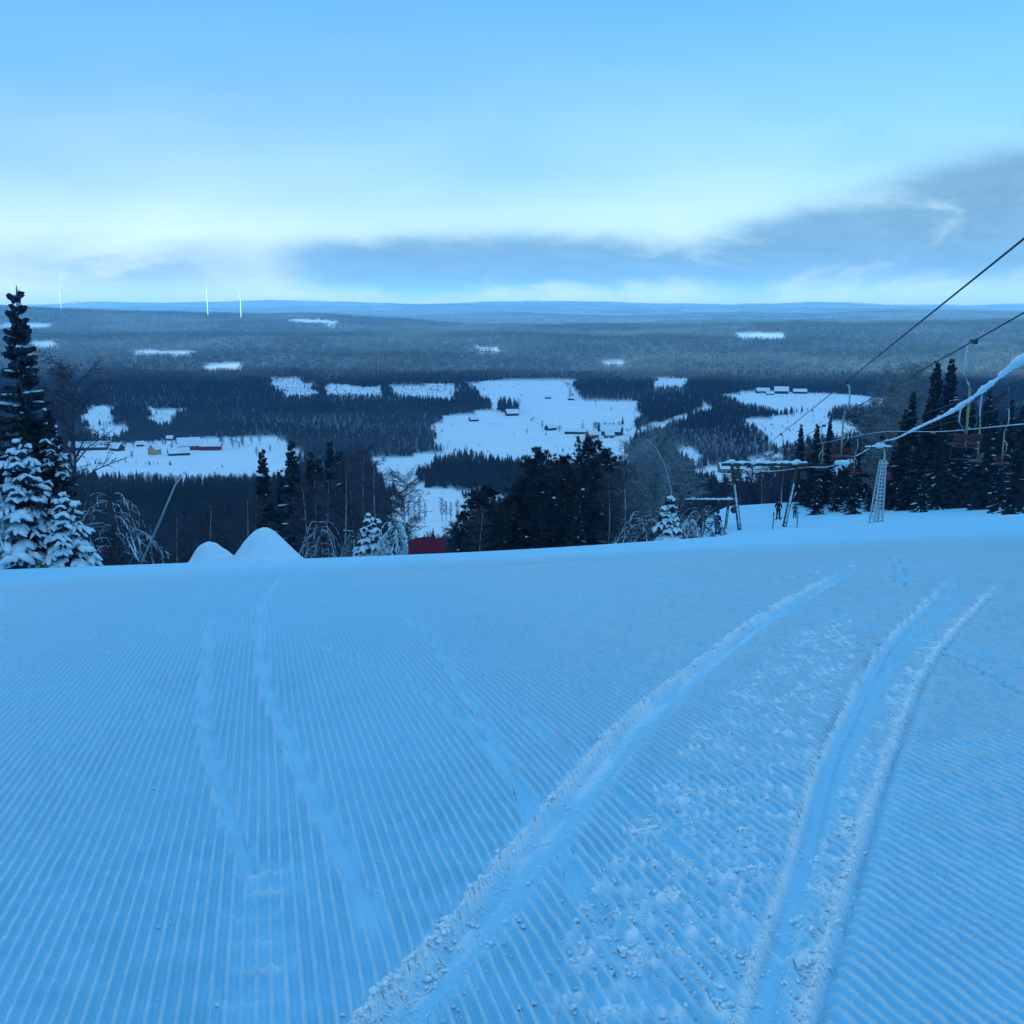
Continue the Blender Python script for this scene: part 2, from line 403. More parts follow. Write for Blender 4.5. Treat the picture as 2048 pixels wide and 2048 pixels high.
mat('red_seat', rough=.5, build=noisy((.080, .014, .024), (.11, .020, .030), 4))
mat('red_net', rough=.75, build=noisy((.17, .010, .030), (.22, .016, .040), 5))
mat('timber', rough=.85, build=noisy((.045, .035, .03), (.10, .08, .065), 4, .01))
def b_boards(c1, c2):
    def f(t, b):
        co = t.n('ShaderNodeTexCoord').outputs['Object']
        n = t.noise(co, .8, 3); sp = t.n('ShaderNodeSeparateXYZ'); t.put(sp.inputs[0], co)
        w = t.m('FRACT', t.m('MULTIPLY', t.m('ADD', sp.outputs[0], sp.outputs[1]), 4.0))
        c = t.mix(t.step(.3, .7, n), c1, c2)
        t.put(b.inputs['Base Color'], t.mix(t.step(.9, 1.0, w), c, tuple(v*.6 for v in c1)))
    return f
for nm, a, c in (('red_boards', (.20, .025, .018), (.30, .04, .025)), ('brown_boards', (.06, .04, .03), (.10, .065, .05)), ('dark_boards', (.025, .022, .024), (.05, .043, .043)),
                 ('yellow_boards', (.46, .30, .15), (.56, .37, .19)), ('grey_boards', (.12, .12, .12), (.2, .2, .2)), ('russet_boards', (.16, .05, .035), (.22, .075, .05))):
    mat(nm, rough=.8, build=b_boards(a, c))
mat('white_paint', (.8, .8, .8), .5); mat('window_glass', (.02, .025, .03), .1, 0, None, .5)
mat('roof_tin', (.05, .05, .055), .5)
mat('turbine_white', (.68, .68, .68), .5)
mat('skin', (.45, .26, .19), .6)
for nm, c in (('cloth_black', (.012, .012, .015)), ('cloth_navy', (.012, .03, .11)), ('cloth_pink', (.55, .03, .16)), ('cloth_grey', (.06, .065, .075)), ('helmet_white', (.7, .7, .72)), ('helmet_black', (.01, .01, .012)), ('ski_red', (.35, .03, .03))):
    mat(nm, rough=.8, build=noisy(tuple(v*.8 for v in c), tuple(v*1.2 for v in c), 8))
# ------------------------------------------------------------------ mesh helpers
class MB:
    def __init__(s): s.v = []; s.f = []; s.m = []
    def tri(s, a, b, c, mi=0):
        i = len(s.v); s.v += [tuple(a), tuple(b), tuple(c)]; s.f.append((i, i+1, i+2)); s.m.append(mi)
    def quad(s, a, b, c, d, mi=0):
        i = len(s.v); s.v += [tuple(a), tuple(b), tuple(c), tuple(d)]; s.f.append((i, i+1, i+2, i+3)); s.m.append(mi)
    def tube(s, pts, rad, n=5, mi=0, cap=True, squash=1.0):
        pts = [Vector(p) for p in pts]; rad = rad if hasattr(rad, '__len__') else [rad]*len(pts)
        i0 = len(s.v); L = len(pts)
        for k, p in enumerate(pts):
            d = (pts[min(k+1, L-1)]-pts[max(k-1, 0)])
            d = d.normalized() if d.length > 1e-9 else Vector((0, 0, 1))
            up = Vector((0, 0, 1)) if abs(d.z) < .92 else Vector((1, 0, 0))
            a = d.cross(up).normalized(); b = a.cross(d).normalized()
            for j in range(n):
                t = 2*math.pi*j/n
                s.v.append(tuple(p+(a*math.cos(t)+b*math.sin(t)*squash)*rad[k]))
        for k in range(L-1):
            for j in range(n):
                q = (j+1) % n
                s.f.append((i0+k*n+j, i0+k*n+q, i0+(k+1)*n+q, i0+(k+1)*n+j)); s.m.append(mi)
        if cap:
            s.f.append(tuple(i0+j for j in range(n))[::-1]); s.m.append(mi)
            s.f.append(tuple(i0+(L-1)*n+j for j in range(n))); s.m.append(mi)
    def box(s, c, size, mi=0, rot=None, taper=1.0):
        c = Vector(c); hx, hy, hz = [v/2 for v in size]; i = len(s.v)
        for z, k in ((-hz, 1), (hz, taper)):
            for x, y in ((-hx, -hy), (hx, -hy), (hx, hy), (-hx, hy)):
                p = Vector((x*k, y*k, z))
                if rot is not None: p = rot @ p
                s.v.append(tuple(c+p))
        for q in ((0, 3, 2, 1), (4, 5, 6, 7), (0, 1, 5, 4), (1, 2, 6, 5), (2, 3, 7, 6), (3, 0, 4, 7)):
            s.f.append(tuple(i+a for a in q)); s.m.append(mi)
    def lump(s, c, r, rnd, mi=0, seg=6, rings=4):
        c = Vector(c); i0 = len(s.v)
        s.v.append(tuple(c+Vector((0, 0, r[2]))))
        for k in range(1, rings):
            ph = math.pi*k/rings
            for j in range(seg):
                t = 2*math.pi*(j+.5*k)/seg; q = .8+.4*rnd.random()
                s.v.append((c.x+r[0]*q*math.sin(ph)*math.cos(t), c.y+r[1]*q*math.sin(ph)*math.sin(t), c.z+r[2]*q*math.cos(ph)))
        s.v.append(tuple(c-Vector((0, 0, r[2])))); e = len(s.v)-1
        for j in range(seg):
            q = (j+1) % seg
            s.f.append((i0, i0+1+j, i0+1+q)); s.m.append(mi)
            for k in range(rings-2):
                a = i0+1+k*seg; s.f.append((a+j, a+seg+j, a+seg+q, a+q)); s.m.append(mi)
            a = i0+1+(rings-2)*seg; s.f.append((a+j, e, a+q)); s.m.append(mi)
    def merge(s, o, M=None, mo=0):
        i = len(s.v)
        s.v += [tuple(M @ Vector(p)) for p in o.v] if M is not None else list(o.v)
        s.f += [tuple(i+a for a in q) for q in o.f]; s.m += [a+mo for a in o.m]
    def mesh(s, name, mats, smooth=False):
        me = bpy.data.meshes.new(name); me.from_pydata(s.v, [], s.f)
        for m in (mats if isinstance(mats, (list, tuple)) else [mats]): me.materials.append(MATS[m])
        me.polygons.foreach_set('material_index', s.m)
        if smooth: me.polygons.foreach_set('use_smooth', [True]*len(s.f))
        me.update(); return me
    def build(s, name, mats, parent=None, smooth=False, loc=None):
        return ob(name, s.mesh(name, mats, smooth), parent, loc)
def ob(name, me, parent=None, loc=None):
    o = bpy.data.objects.new(name, me); COL.objects.link(o)
    if parent is not None: o.parent = parent
    if loc is not None: o.location = loc
    return o
def tag(o, label=None, cat=None, group=None, kind=None):
    for k, v in (('label', label), ('category', cat), ('group', group), ('kind', kind)):
        if v: o[k] = v
    return o
def thing(name, label, cat, loc, rz=0, group=None, scale=None):
    o = bpy.data.objects.new(name, None); COL.objects.link(o); o.empty_display_size = .2
    o.location = loc; o.rotation_euler = (0, 0, rz)
    if scale: o.scale = scale
    return tag(o, label, cat, group)
def Z(x, y): return float(H(x, y))
def grid_mesh(name, X, Y, Zz, matname, attrs=None, smooth=True):
    """X, Y, Zz: 2-D arrays"""
    ny, nx = X.shape
    co = np.stack([X, Y, Zz], -1).reshape(-1, 3).astype(np.float32)
    idx = np.arange(ny*nx).reshape(ny, nx)
    q = np.stack([idx[:-1, :-1], idx[:-1, 1:], idx[1:, 1:], idx[1:, :-1]], -1).reshape(-1, 4)
    return co, q
def np_mesh(name, co, quads, matname, attrs=None, smooth=True):
    me = bpy.data.meshes.new(name); n = len(quads); k = quads.shape[1]
    me.vertices.add(len(co)); me.vertices.foreach_set('co', np.ascontiguousarray(co, np.float32).ravel())
    me.loops.add(n*k); me.loops.foreach_set('vertex_index', np.ascontiguousarray(quads, np.int32).ravel())
    me.polygons.add(n); me.polygons.foreach_set('loop_start', np.arange(0, n*k, k, dtype=np.int32))
    me.polygons.foreach_set('use_smooth', np.full(n, smooth))
    me.update(calc_edges=True); me.materials.append(MATS[matname])
    for an, (typ, data) in (attrs or {}).items():
        a = me.attributes.new(an, typ, 'POINT')
        a.data.foreach_set('vector' if typ == 'FLOAT_VECTOR' else 'value', np.ascontiguousarray(data, np.float32).ravel())
    return me
# ------------------------------------------------------------------ the groomed slope
CA = R(-13.3)                                     # heading of the grooming machine
EV = (math.sin(CA), math.cos(CA)); EU = (math.cos(CA), -math.sin(CA))
def dense(pl, n=14):
    """smooth a polyline (Catmull-Rom)"""
    p = [np.array(a, float) for a in pl]; p = [2*p[0]-p[1]]+p+[2*p[-1]-p[-2]]; o = []
    for i in range(1, len(p)-2):
        for t in np.linspace(0, 1, n, endpoint=False):
            o.append(.5*((2*p[i])+(-p[i-1]+p[i+1])*t+(2*p[i-1]-5*p[i]+4*p[i+1]-p[i+2])*t*t+(-p[i-1]+3*p[i]-3*p[i+1]+p[i+2])*t**3))
    o.append(p[-2]); return np.array(o)
def sdist(x, y, pl):
    """signed distance (right of travel positive), and fraction along the line"""
    best = np.full(x.shape, 1e9); sg = np.zeros(x.shape); fr = np.zeros(x.shape); n = len(pl)-1
    for i in range(n):
        ax, ay = pl[i]; bx, by = pl[i+1]; dx, dy = bx-ax, by-ay; l2 = dx*dx+dy*dy+1e-12
        t = np.clip(((x-ax)*dx+(y-ay)*dy)/l2, 0, 1)
        d2 = (x-ax-t*dx)**2+(y-ay-t*dy)**2; m = d2 < best
        best = np.where(m, d2, best); sg = np.where(m, np.sign(dy*(x-ax)-dx*(y-ay)), sg); fr = np.where(m, (i+t)/n, fr)
    return np.sqrt(best)*sg, fr
TR = {k: dense(v, 4) for k, v in TRACKS.items()}
def bell(d, w): return np.exp(-(d/w)**2)
def relief(x, y):
    """tracks on the slope: returns (height offset, ridge amplitude 0..1, roughness 0..1)"""
    z = np.zeros(x.shape); amp = np.ones(x.shape); lo = np.zeros(x.shape)
    n1 = fbm(x*9, y*9, 3, 3); n2 = fbm(x*38, y*38, 2, 8)
    # the wide ski-and-belt rut with a broken rim on its left
    d, f = sdist(x, y, TR['rutL']); on = sst(0, .04, f)*(1-sst(.86, 1, f)); dw = d+.02*n1
    z -= on*.024*sst(.082, .062, np.abs(dw)); amp *= 1-on*sst(.128, .105, np.abs(dw+.02))
    lo = np.maximum(lo, on*bell(dw+.088, .030)*np.clip(.75+1.6*n1+1.2*n2, 0, 1)); lo = np.maximum(lo, on*(np.abs(dw+.03) < .05)*.55*np.clip(.3+2.5*fbm(d*34, f*30, 2, 66), 0, 1))
    z += on*.042*bell(dw+.085, .021)*(.4+1.8*np.clip(n1+.3+.5*n2, 0, 1))+on*sst(.08, .05, np.abs(dw+.03))*.020*fbm(d*34, f*30, 2, 66)+on*.014*bell(dw-.02, .014)*(.6+n1)+on*.012*bell(dw-.085, .012)
    # two runner tracks
    for nm, w, rim in (('rutM', .085, .026), ('rutR', .075, .040)):
        d, f = sdist(x, y, TR[nm]); on = sst(0, .04, f)*(1-sst(.86, 1, f)); dw = d+.010*n1
        if nm == 'rutM':
            z -= on*.020*sst(.044, .032, np.abs(dw-.050)); amp *= 1-on*sst(.058, .042, np.abs(dw-.045))
            z += on*rim*bell(dw, .013)*(.7+1.2*n1+.5*n2); lo = np.maximum(lo, on*bell(dw, .017)*np.clip(.9+1.5*n1+n2, 0, 1))
        else:
            z -= on*.022*bell(dw-.035, .022); z += on*rim*bell(dw, .014)*(.8+1.0*n1+.5*n2); amp *= 1-on*bell(dw-.01, .035)
            lo = np.maximum(lo, on*bell(dw+.010, .024)*np.clip(.9+1.5*n1+n2, 0, 1))
            z -= on*.010*sst(.05, .03, np.abs(dw+.20)); amp *= 1-on*.6*sst(.06, .04, np.abs(dw+.20))
    # smooth ski ribbons
    for nm, w, dep, rim in (('ribA', .030, .012, .010), ('ribB', .036, .012, .018), ('skiC', .030, .010, .008), ('skiD', .02, .004, .010), ('skiE', .022, .005, .012),
                            ('skiF', .026, .012, .012), ('skiG', .02, .008, .008), ('skiH', .035, .015, .03), ('skiI', .035, .012, .03), ('skiK', .03, .012, .006)):
        d, f = sdist(x, y, TR[nm]); on = sst(0, .08, f)*(1-sst(.85, 1, f)); dw = d+.003*n1
        lo = np.maximum(lo, on*.7*bell(np.abs(dw)-w*1.1, .010)*np.clip(.2+2*n1+n2, 0, 1)*(d > 0)*(rim > .009))
        z -= on*dep*sst(w*1.08, w*.9, np.abs(dw)); amp *= 1-on*sst(w*1.12, w*.95, np.abs(dw))
        z += on*rim*bell(np.abs(dw)-w*1.1, .013)*np.clip(.6+1.8*n1, 0, 2)*(d > 0)
    # boot and pole marks beside the ribbons
    for i in range(7):
        cx, cy = -.93+.035*i+.03*math.sin(i*2.1), 3.75-.19*i
        e = ((x-cx+.2*(y-cy))/.075)**4+((y-cy)/.042)**2; e2 = ((x-cx)/.075)**4+((y-cy-.25*(x-cx)+.058+.02*n1)/.016)**2
        z += -.026*np.exp(-e)+.026*np.exp(-e2)*(1+1.5*n1); amp *= 1-.85*np.exp(-e*.6); lo = np.maximum(lo, .8*np.exp(-e2)*np.clip(.6+2*n1, 0, 1))
    # crushed ridges under the rubber belt
    for k in ('belt', 'strip'):
        pl = ZONES[k]
        m = inpoly(x+.10*n1, y+.16*n1, pl).astype(float)
        n4 = fbm(x*16, y*24, 3, 19); cr = m*np.clip(.15+4.0*n4, 0, 1); z += cr*.016*(.6+2*n2); amp *= 1-.75*cr; lo = np.maximum(lo, cr*np.clip(.6+2.4*n2, 0, 1)*.9)
    # the joints between grooming passes
    u = x*EU[0]+y*EU[1]
    return z, np.clip(amp, 0, 1), lo
def cord_u(x, y):
    u = x*EU[0]+y*EU[1]
    return u+.05*fbm(x/2.6, y/4.5, 2, 21)+.0016*fbm(x/.35, y/.7, 2, 22)*sst(9, 6, y)
def passes(u, x, y):
    """flat seams where two passes of the machine overlap"""
    a = np.ones(u.shape)
    for s in (-3.35, 4.6): a *= 1-.7*bell(u-s-.06*fbm(x/2, y/2, 2, 9), .035)
    return a*np.clip(.93+.35*fbm(x/.8, y/1.6, 3, 60), .45, 1.0)
def build_slope():
    cos, qs, at = [], [], []; off = 0
    def strip(u0, u1, v0, v1, du, dv, geo, drop=0, prev=None):
        nonlocal off
        us = math.floor(u0/PITCH)*PITCH+du*np.arange(int((u1-u0)/du)); vs_ = np.arange(v0, v1+dv/2, dv)
        C, V = np.meshgrid(us, vs_); U = C.copy()
        for _ in range(3):                                 # columns of vertices follow the ridges exactly
            X = U*EU[0]+V*EV[0]; Y = U*EU[1]+V*EV[1]; U = C-(cord_u(X, Y)-(X*EU[0]+Y*EU[1]))
        X = U*EU[0]+V*EV[0]; Y = U*EU[1]+V*EV[1]
        z = H(X, Y); r, amp, lo = relief(X, Y); cu = C if geo else cord_u(X, Y); amp = amp*passes(cu, X, Y)
        far = sst(20, 29, V)
        amp = amp*(1-sst(16.5, 23, np.hypot(X, Y)*(1+.012*np.maximum(U, 0))))
        amp = amp*(1-.25*sst(5, 15, np.hypot(X, Y)))
        if geo:
            fq = 13 if dv < .04 else .45/dv
            rg = (.5+.5*np.cos(cu*2*math.pi/PITCH))**2.6
            z = z+amp*.036*rg*np.clip(1+(.7 if dv < .04 else .25 if dv < .06 else 0)*fbm(X*fq, Y*fq, 2, 72), .5, 1.5)+(.0055 if dv < .04 else .0022 if dv < .1 else 0)*fbm(X*fq*1.2, Y*fq*1.2, 3, 71)*(1+1.2*(1-amp))
            bump = np.zeros(X.shape); lo = np.maximum(lo*(1-far), min(1.0, round(PITCH/du)/6)*.80*amp*sst(.45, .95, rg)*np.clip(.75+1.2*fbm(X*40, Y*14, 2, 73), 0, 1))  # crests whitened in colour to carry the light contrast of the ridges
        else: bump = 0*amp; z = z+amp*.0065
        z = z+r*(1-far)
        if drop:                                           # the edges turn down into the sheet below
            z[0, :] -= drop if prev is None else np.where((us > prev[0]+.1) & (us < prev[1]-.1), drop, .2)
            z[-1, :] -= drop; z[:, 0] -= .2; z[:, -1] -= .2
        co, q = grid_mesh('', X, Y, z, None)
        cos.append(co); qs.append(q+off); off += len(co)
        at.append(np.stack([cu, bump, lo], -1).reshape(-1, 3))
    strip(-1.5, 4.4, 1.3, 4.3, PITCH/6, .034, True, .01)
    strip(-2.6, 10.0, 4.25, 8.0, PITCH/5, .058, True, .01, (-1.5, 4.4))
    strip(-4.7, 17.0, 7.92, 16.0, PITCH/5, .105, True, .01, (-2.6, 10.0))
    strip(-6.9, 21.6, 15.88, 24.0, PITCH/4, .19, True, .01, (-4.7, 17.0))
    strip(-8.6, 26.6, 23.8, 30, .12, .20, False, .01, (-6.9, 21.6))
    # the rest of the piste: near the camera's feet, to both sides and down to the lift
    xs = np.concatenate([np.arange(-70, -14, 1.0), np.arange(-14, 34, .5), np.arange(34, 121, 1.0)]); ys = np.concatenate([np.arange(-14, 60, .5), np.arange(60, 150, 1.)])
    X, Y = np.meshgrid(xs, ys); z = H(X, Y)
    U = X*EU[0]+Y*EU[1]; V = X*EV[0]+Y*EV[1]
    ins = sst(0, .8, np.minimum(np.minimum(V-1.5, 29.6-V), np.minimum(U+np.where(V < 4.3, 1.2, np.where(V < 8, 2.3, np.where(V < 16, 4.4, np.where(V < 24, 6.6, 8.3)))), np.where(V < 4.3, 4.1, np.where(V < 8, 9.7, np.where(V < 16, 16.7, np.where(V < 24, 21.3, 26.3))))-U)))
    z = z-.09*ins+.05*fbm(X/6, Y/6, 3, 12)*sst(31, 36, V)
    co, q = grid_mesh('', X, Y, z, None); cos.append(co); qs.append(q+off); off += len(co)
    at.append(np.stack([cord_u(X, Y), 0*X, 0*X], -1).reshape(-1, 3))
    me = np_mesh('ski_slope', np.concatenate(cos), np.concatenate(qs), 'packed_snow', {'cord': ('FLOAT_VECTOR', np.concatenate(at))})
    tag(ob('ski_slope', me), kind='structure')
build_slope()
# loose clods thrown up by the machine
def build_clods():
    rs = np.random.RandomState(4); P = []
    def along(nm, n, off, sp, smin, smax, f0=0., f1=.9):
        pl = TR[nm]; seg = np.diff(pl, axis=0); L = np.hypot(*seg.T)
        for _ in range(n):
            f = f0+(f1-f0)*rs.rand()**1.3; g = f*(len(pl)-1); i = min(int(g), len(seg)-1); t = g-i
            p = pl[i]+seg[i]*t; nrm = np.array([seg[i][1], -seg[i][0]])/(L[i]+1e-9)
            p = p+nrm*(off+sp*rs.randn())
            if fbm(p[0]*2.3, p[1]*2.3, 2, 90) < -.10 and rs.rand() < .7: continue
            P.append((p[0], p[1], .85*(smin*.7+(smax-smin)*rs.rand()**6)))
    along('rutL', 1100, -.088, .022, .003, .020); along('rutL', 600, -.01, .05, .004, .012); along('rutL', 250, .13, .03, .004, .012)
    along('rutM', 700, 0, .018, .004, .013); along('rutR', 800, -.03, .025, .004, .018); along('ribB', 110, .10, .015, .003, .009, .2, 1)
    along('skiD', 90, .0, .03, .004, .012, 0, .5); along('skiE', 90, .02, .015, .004, .010); along('skiH', 120, 0, .05, .01, .03); along('skiI', 120, 0, .06, .01, .03); along('skiF', 60, .05, .02, .004, .01)
    for k, n in (('belt', 6500), ('strip', 1800)):
        pl = np.array(ZONES[k]); lo, hi = pl.min(0), pl.max(0); c = 0
        while c < n:
            q = lo+(hi-lo)*rs.rand(4000, 2); w = (q[:, 1]-lo[1])/(hi[1]-lo[1])
            sf = sdist(q[:, 0], q[:, 1], TR['rutM'])[1]*10.5; dn = .42+2.0*fbm(q[:, 0]*3.2, q[:, 1]*5.2, 3, 41)+.30*np.sin(2*math.pi*(sf+.10*fbm(q[:, 0]*4, q[:, 1]*4, 2, 7))/.17)
            q = q[inpoly(q[:, 0], q[:, 1], ZONES[k]) & (rs.rand(4000) < dn)]
            for a, b in q[:n-c]: P.append((a, b, .0014+.0095*rs.rand()**7*(1+.10*b)))
            c += len(q)
    for _ in range(260):
        yv = 2.4+9*rs.rand()**2; P.append(((rs.rand()-.5)*1.1*yv, yv, .002+.009*rs.rand()**4))
    Q = []
    for a, b, s in P:                                  # a bigger clod is a broken heap of smaller crumbs
        if s > .0045:
            for _ in range(4): Q.append((a+s*1.2*rs.randn(), b+s*1.2*rs.randn(), s*(.35+.4*rs.rand())))
        else: Q.append((a, b, s))
    P = np.array(Q); x, y, s = P.T; n = len(P)
    z = H(x, y)+relief(x, y)[0]+.006+s*.05
    t = (1+5**.5)/2
    iv = np.array([(-1, t, 0), (1, t, 0), (-1, -t, 0), (1, -t, 0), (0, -1, t), (0, 1, t), (0, -1, -t), (0, 1, -t), (t, 0, -1), (t, 0, 1), (-t, 0, -1), (-t, 0, 1)])/math.hypot(1, t)
    fi = np.array([(0, 11, 5), (0, 5, 1), (0, 1, 7), (0, 7, 10), (0, 10, 11), (1, 5, 9), (5, 11, 4), (11, 10, 2), (10, 7, 6), (7, 1, 8), (3, 9, 4), (3, 4, 2), (3, 2, 6), (3, 6, 8), (3, 8, 9), (4, 9, 5), (2, 4, 11), (6, 2, 10), (8, 6, 7), (9, 8, 1)])
    V = iv[None]*(.62+.62*rs.rand(n, 12, 1))*s[:, None, None]*(.7+.7*rs.rand(n, 1, 3)); V[:, :, 0] *= 1.15
    V += np.stack([x, y, z], -1)[:, None]
    Fq = (fi[None]+(np.arange(n)*12)[:, None, None]).reshape(-1, 3)
    o = ob('snow_clods', np_mesh('snow_clods', V.reshape(-1, 3), Fq, 'crumb_snow', smooth=False))
    tag(o, 'loose crumbs of snow scattered along the snowmobile tracks', 'snow', kind='stuff')
build_clods()
# ------------------------------------------------------------------ the wide terrain
def field_mask(x, y, grow=0):
    jx = x+34*fbm(x/60, y/90, 3, 14); jy = y+90*fbm(x/70+9, y/110, 3, 15)
    m = np.zeros(np.shape(x), bool)
    for k, p in FIELDS.items(): m |= inpoly(jx, jy, p)
    return m
def build_terrain():
    rr = np.concatenate([[0.01], np.geomspace(12, 16000, 230)])
    aa = np.concatenate([np.arange(-180, -34, 2.), np.arange(-34, 34, .22), np.arange(34, 181, 2.)]); aa = np.radians(aa)
    A, Rr = np.meshgrid(aa, rr); X = Rr*np.sin(A); Y = Rr*np.cos(A)
    z = H(X, Y)
    ins = sst(0, 4, np.minimum(np.minimum(X+70, 120-X), np.minimum(Y+14, 149-Y)))
    z = z-.5*ins
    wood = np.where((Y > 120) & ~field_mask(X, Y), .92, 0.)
    co, q = grid_mesh('', X, Y, z, None)
    q = q[:, ::-1]
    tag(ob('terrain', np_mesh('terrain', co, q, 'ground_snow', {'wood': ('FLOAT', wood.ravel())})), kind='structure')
build_terrain()
# ------------------------------------------------------------------ tree generators (each returns its parts as mesh builders)
def spruce(seed, h=12., Rr=2.2, snow=.25, step=.34, bare=.04, heavy=1.0):
    rd = random.Random(seed); tr, cr, sn = MB(), MB(), MB()
    bx, by = rd.uniform(-.15, .15), rd.uniform(-.15, .15)
    def axis(z): t = z/h; return Vector((bx*math.sin(t*3), by*math.sin(t*2.6), z))
    tr.tube([axis(h*t) for t in (0, .25, .5, .75, .93, 1.0)], [h*.0125*(1-t*.93)+.012 for t in (0, .25, .5, .75, .93, 1)], 6)
    tr.v = [(x, y, z-.4 if z < .01 else z) for x, y, z in tr.v]
    z = h*bare+.25
    while z < h*.985:
        t = z/h; nb = rd.randint(5, 7) if t < .9 else 4
        a0 = rd.random()*6.28
        for k in range(nb):
            az = a0+k*6.283/nb+rd.uniform(-.35, .35)
            L = (Rr*(1-t)**1.02*rd.uniform(.6, 1.15)+.10)
            if rd.random() < .06: L *= 1.3
            el = -.34+.95*t**1.3+rd.uniform(-.12, .12)
            d = Vector((math.sin(az), math.cos(az), 0)); side = Vector((d.y, -d.x, 0))
            b0 = axis(min(h*.99, z+rd.uniform(-.3, .3))); dr = (.34-.2*t)*heavy
            def P(s): return b0+d*(L*s)+Vector((0, 0, L*(math.tan(el)*s-dr*s*s+.16*s**3)))
            pts = [P(s) for s in (0, .3, .6, .85, 1)]
            w = .03+.012*L
            for i in range(4):
                a, b = pts[i], pts[i+1]; ww = w*(1-i*.2)
                cr.quad(a-side*ww, b-side*ww*.8, b+side*ww*.8, a+side*ww)
            for s in (.15, .28, .4, .52, .64, .76, .87, .96):
                p = P(s)
                for sg in (-1, 1):
                    tl = (L*.42*(1.08-s)+.15)*rd.uniform(.7, 1.2)
                    td = (d*rd.uniform(.45, .8)+side*sg*.8+Vector((0, 0, rd.uniform(-.5, -.12)))).normalized()
                    e = p+td*tl; wv = d*(.03+.04*tl)
                    cr.tri(p-wv, e, p+wv)
                    q = p+td*tl*.5
                    cr.tri(p, e, q+Vector((rd.uniform(-.05, .05), rd.uniform(-.05, .05), -.12-.16*tl)))
            if rd.random() < snow*(1.15-.4*t):
                s0 = rd.uniform(.12, .5); q = [P(s0+(1.02-s0)*i/4)+Vector((0, 0, .03+.02*rd.random())) for i in range(5)]
                rr = (.035+.036*min(L, 2))*rd.uniform(.6, 1.3)*heavy
                sn.tube(q, [rr*f*rd.uniform(.8, 1.25) for f in (.25, .8, 1.1, 1.0, .3)], 6, 0, True, .6)
                if snow > .5:
                    for sg in (-1, 1):
                        for _k in range(3):
                            p = P(rd.uniform(.25, .9)); e = p+(d*.5+side*sg*.75+Vector((0, 0, -.28))).normalized()*(L*.35+.1)
                            sn.tube([p+Vector((0, 0, .03)), (p+e)/2+Vector((0, 0, .05)), e], [rr*.5, rr*.85, rr*.25], 5, 0, True, .8)
        z += step*(1.15-.55*t)*rd.uniform(.8, 1.2)
    # leader
    tip = axis(h); cr.tri(tip+Vector((-.03, 0, -.35)), tip+Vector((0, 0, .12)), tip+Vector((.03, 0, -.35)))
    return {'trunk': (tr, 'bark'), 'crown': (cr, 'needles'), 'snow_load': (sn, 'tree_snow')}, h
def pine(seed, h=12., Rr=2.0, snow=.012):
    rd = random.Random(seed); tr, cr, sn = MB(), MB(), MB()
    ph = rd.random()*6; k = h*.02
    def axis(z): return Vector((k*math.sin(z/h*4+ph)-k*math.sin(ph), k*math.cos(z/h*3+ph)-k*math.cos(ph), z))
    tr.tube([axis(h*t) if t else Vector((0, 0, -.4)) for t in (0, .2, .4, .6, .8, .97)], [h*.014*(1-t*.86) for t in (0, .2, .4, .6, .8, 1)], 6)
    z = h*.34
    while z < h*.98:
        t = z/h; nb = rd.randint(3, 5)
        for j in range(nb):
            az = rd.random()*6.28; env = math.sin(min(1, max(0, (t-.28)/.72))**.8*math.pi*.93)**.7
            L = Rr*max(.16, env)*rd.uniform(.55, 1.2)
            if t > .93: L = rd.uniform(.2, .5)
            el = rd.uniform(-.15, .35)+.5*t**2
            d = Vector((math.sin(az)*math.cos(el), math.cos(az)*math.cos(el), math.sin(el)))
            b = axis(z); e = b+d*L+Vector((0, 0, .12*L))
            tr.tube([b, b+d*L*.55-Vector((0, 0, .05*L)), e], [.02+.014*L, .015+.008*L, .008], 3, 0, False)
            for q in range(rd.randint(4, 7)):
                s = rd.uniform(.35, 1.05); c = b+d*L*s+Vector((rd.uniform(-.3, .3), rd.uniform(-.3, .3), rd.uniform(-.12, .25)))*(.35+.3*L)
                for g in range(15):
                    v = Vector((rd.gauss(0, 1), rd.gauss(0, 1), rd.gauss(.35, .8))).normalized(); r = rd.uniform(.16, .42)
                    sd = v.cross(Vector((rd.random(), rd.random(), rd.random()))).normalized()*.055
                    cr.tri(c-sd, c+v*r, c+sd)
                if rd.random() < snow: sn.lump(c+Vector((0, 0, .12)), (.10+.2*rd.random(), .10+.18*rd.random(), .05+.06*rd.random()), rd)
        z += h*.024*rd.uniform(.7, 1.3)
    return {'trunk': (tr, 'bark'), 'crown': (cr, 'pine_needles'), 'snow_load': (sn, 'tree_snow')}, h
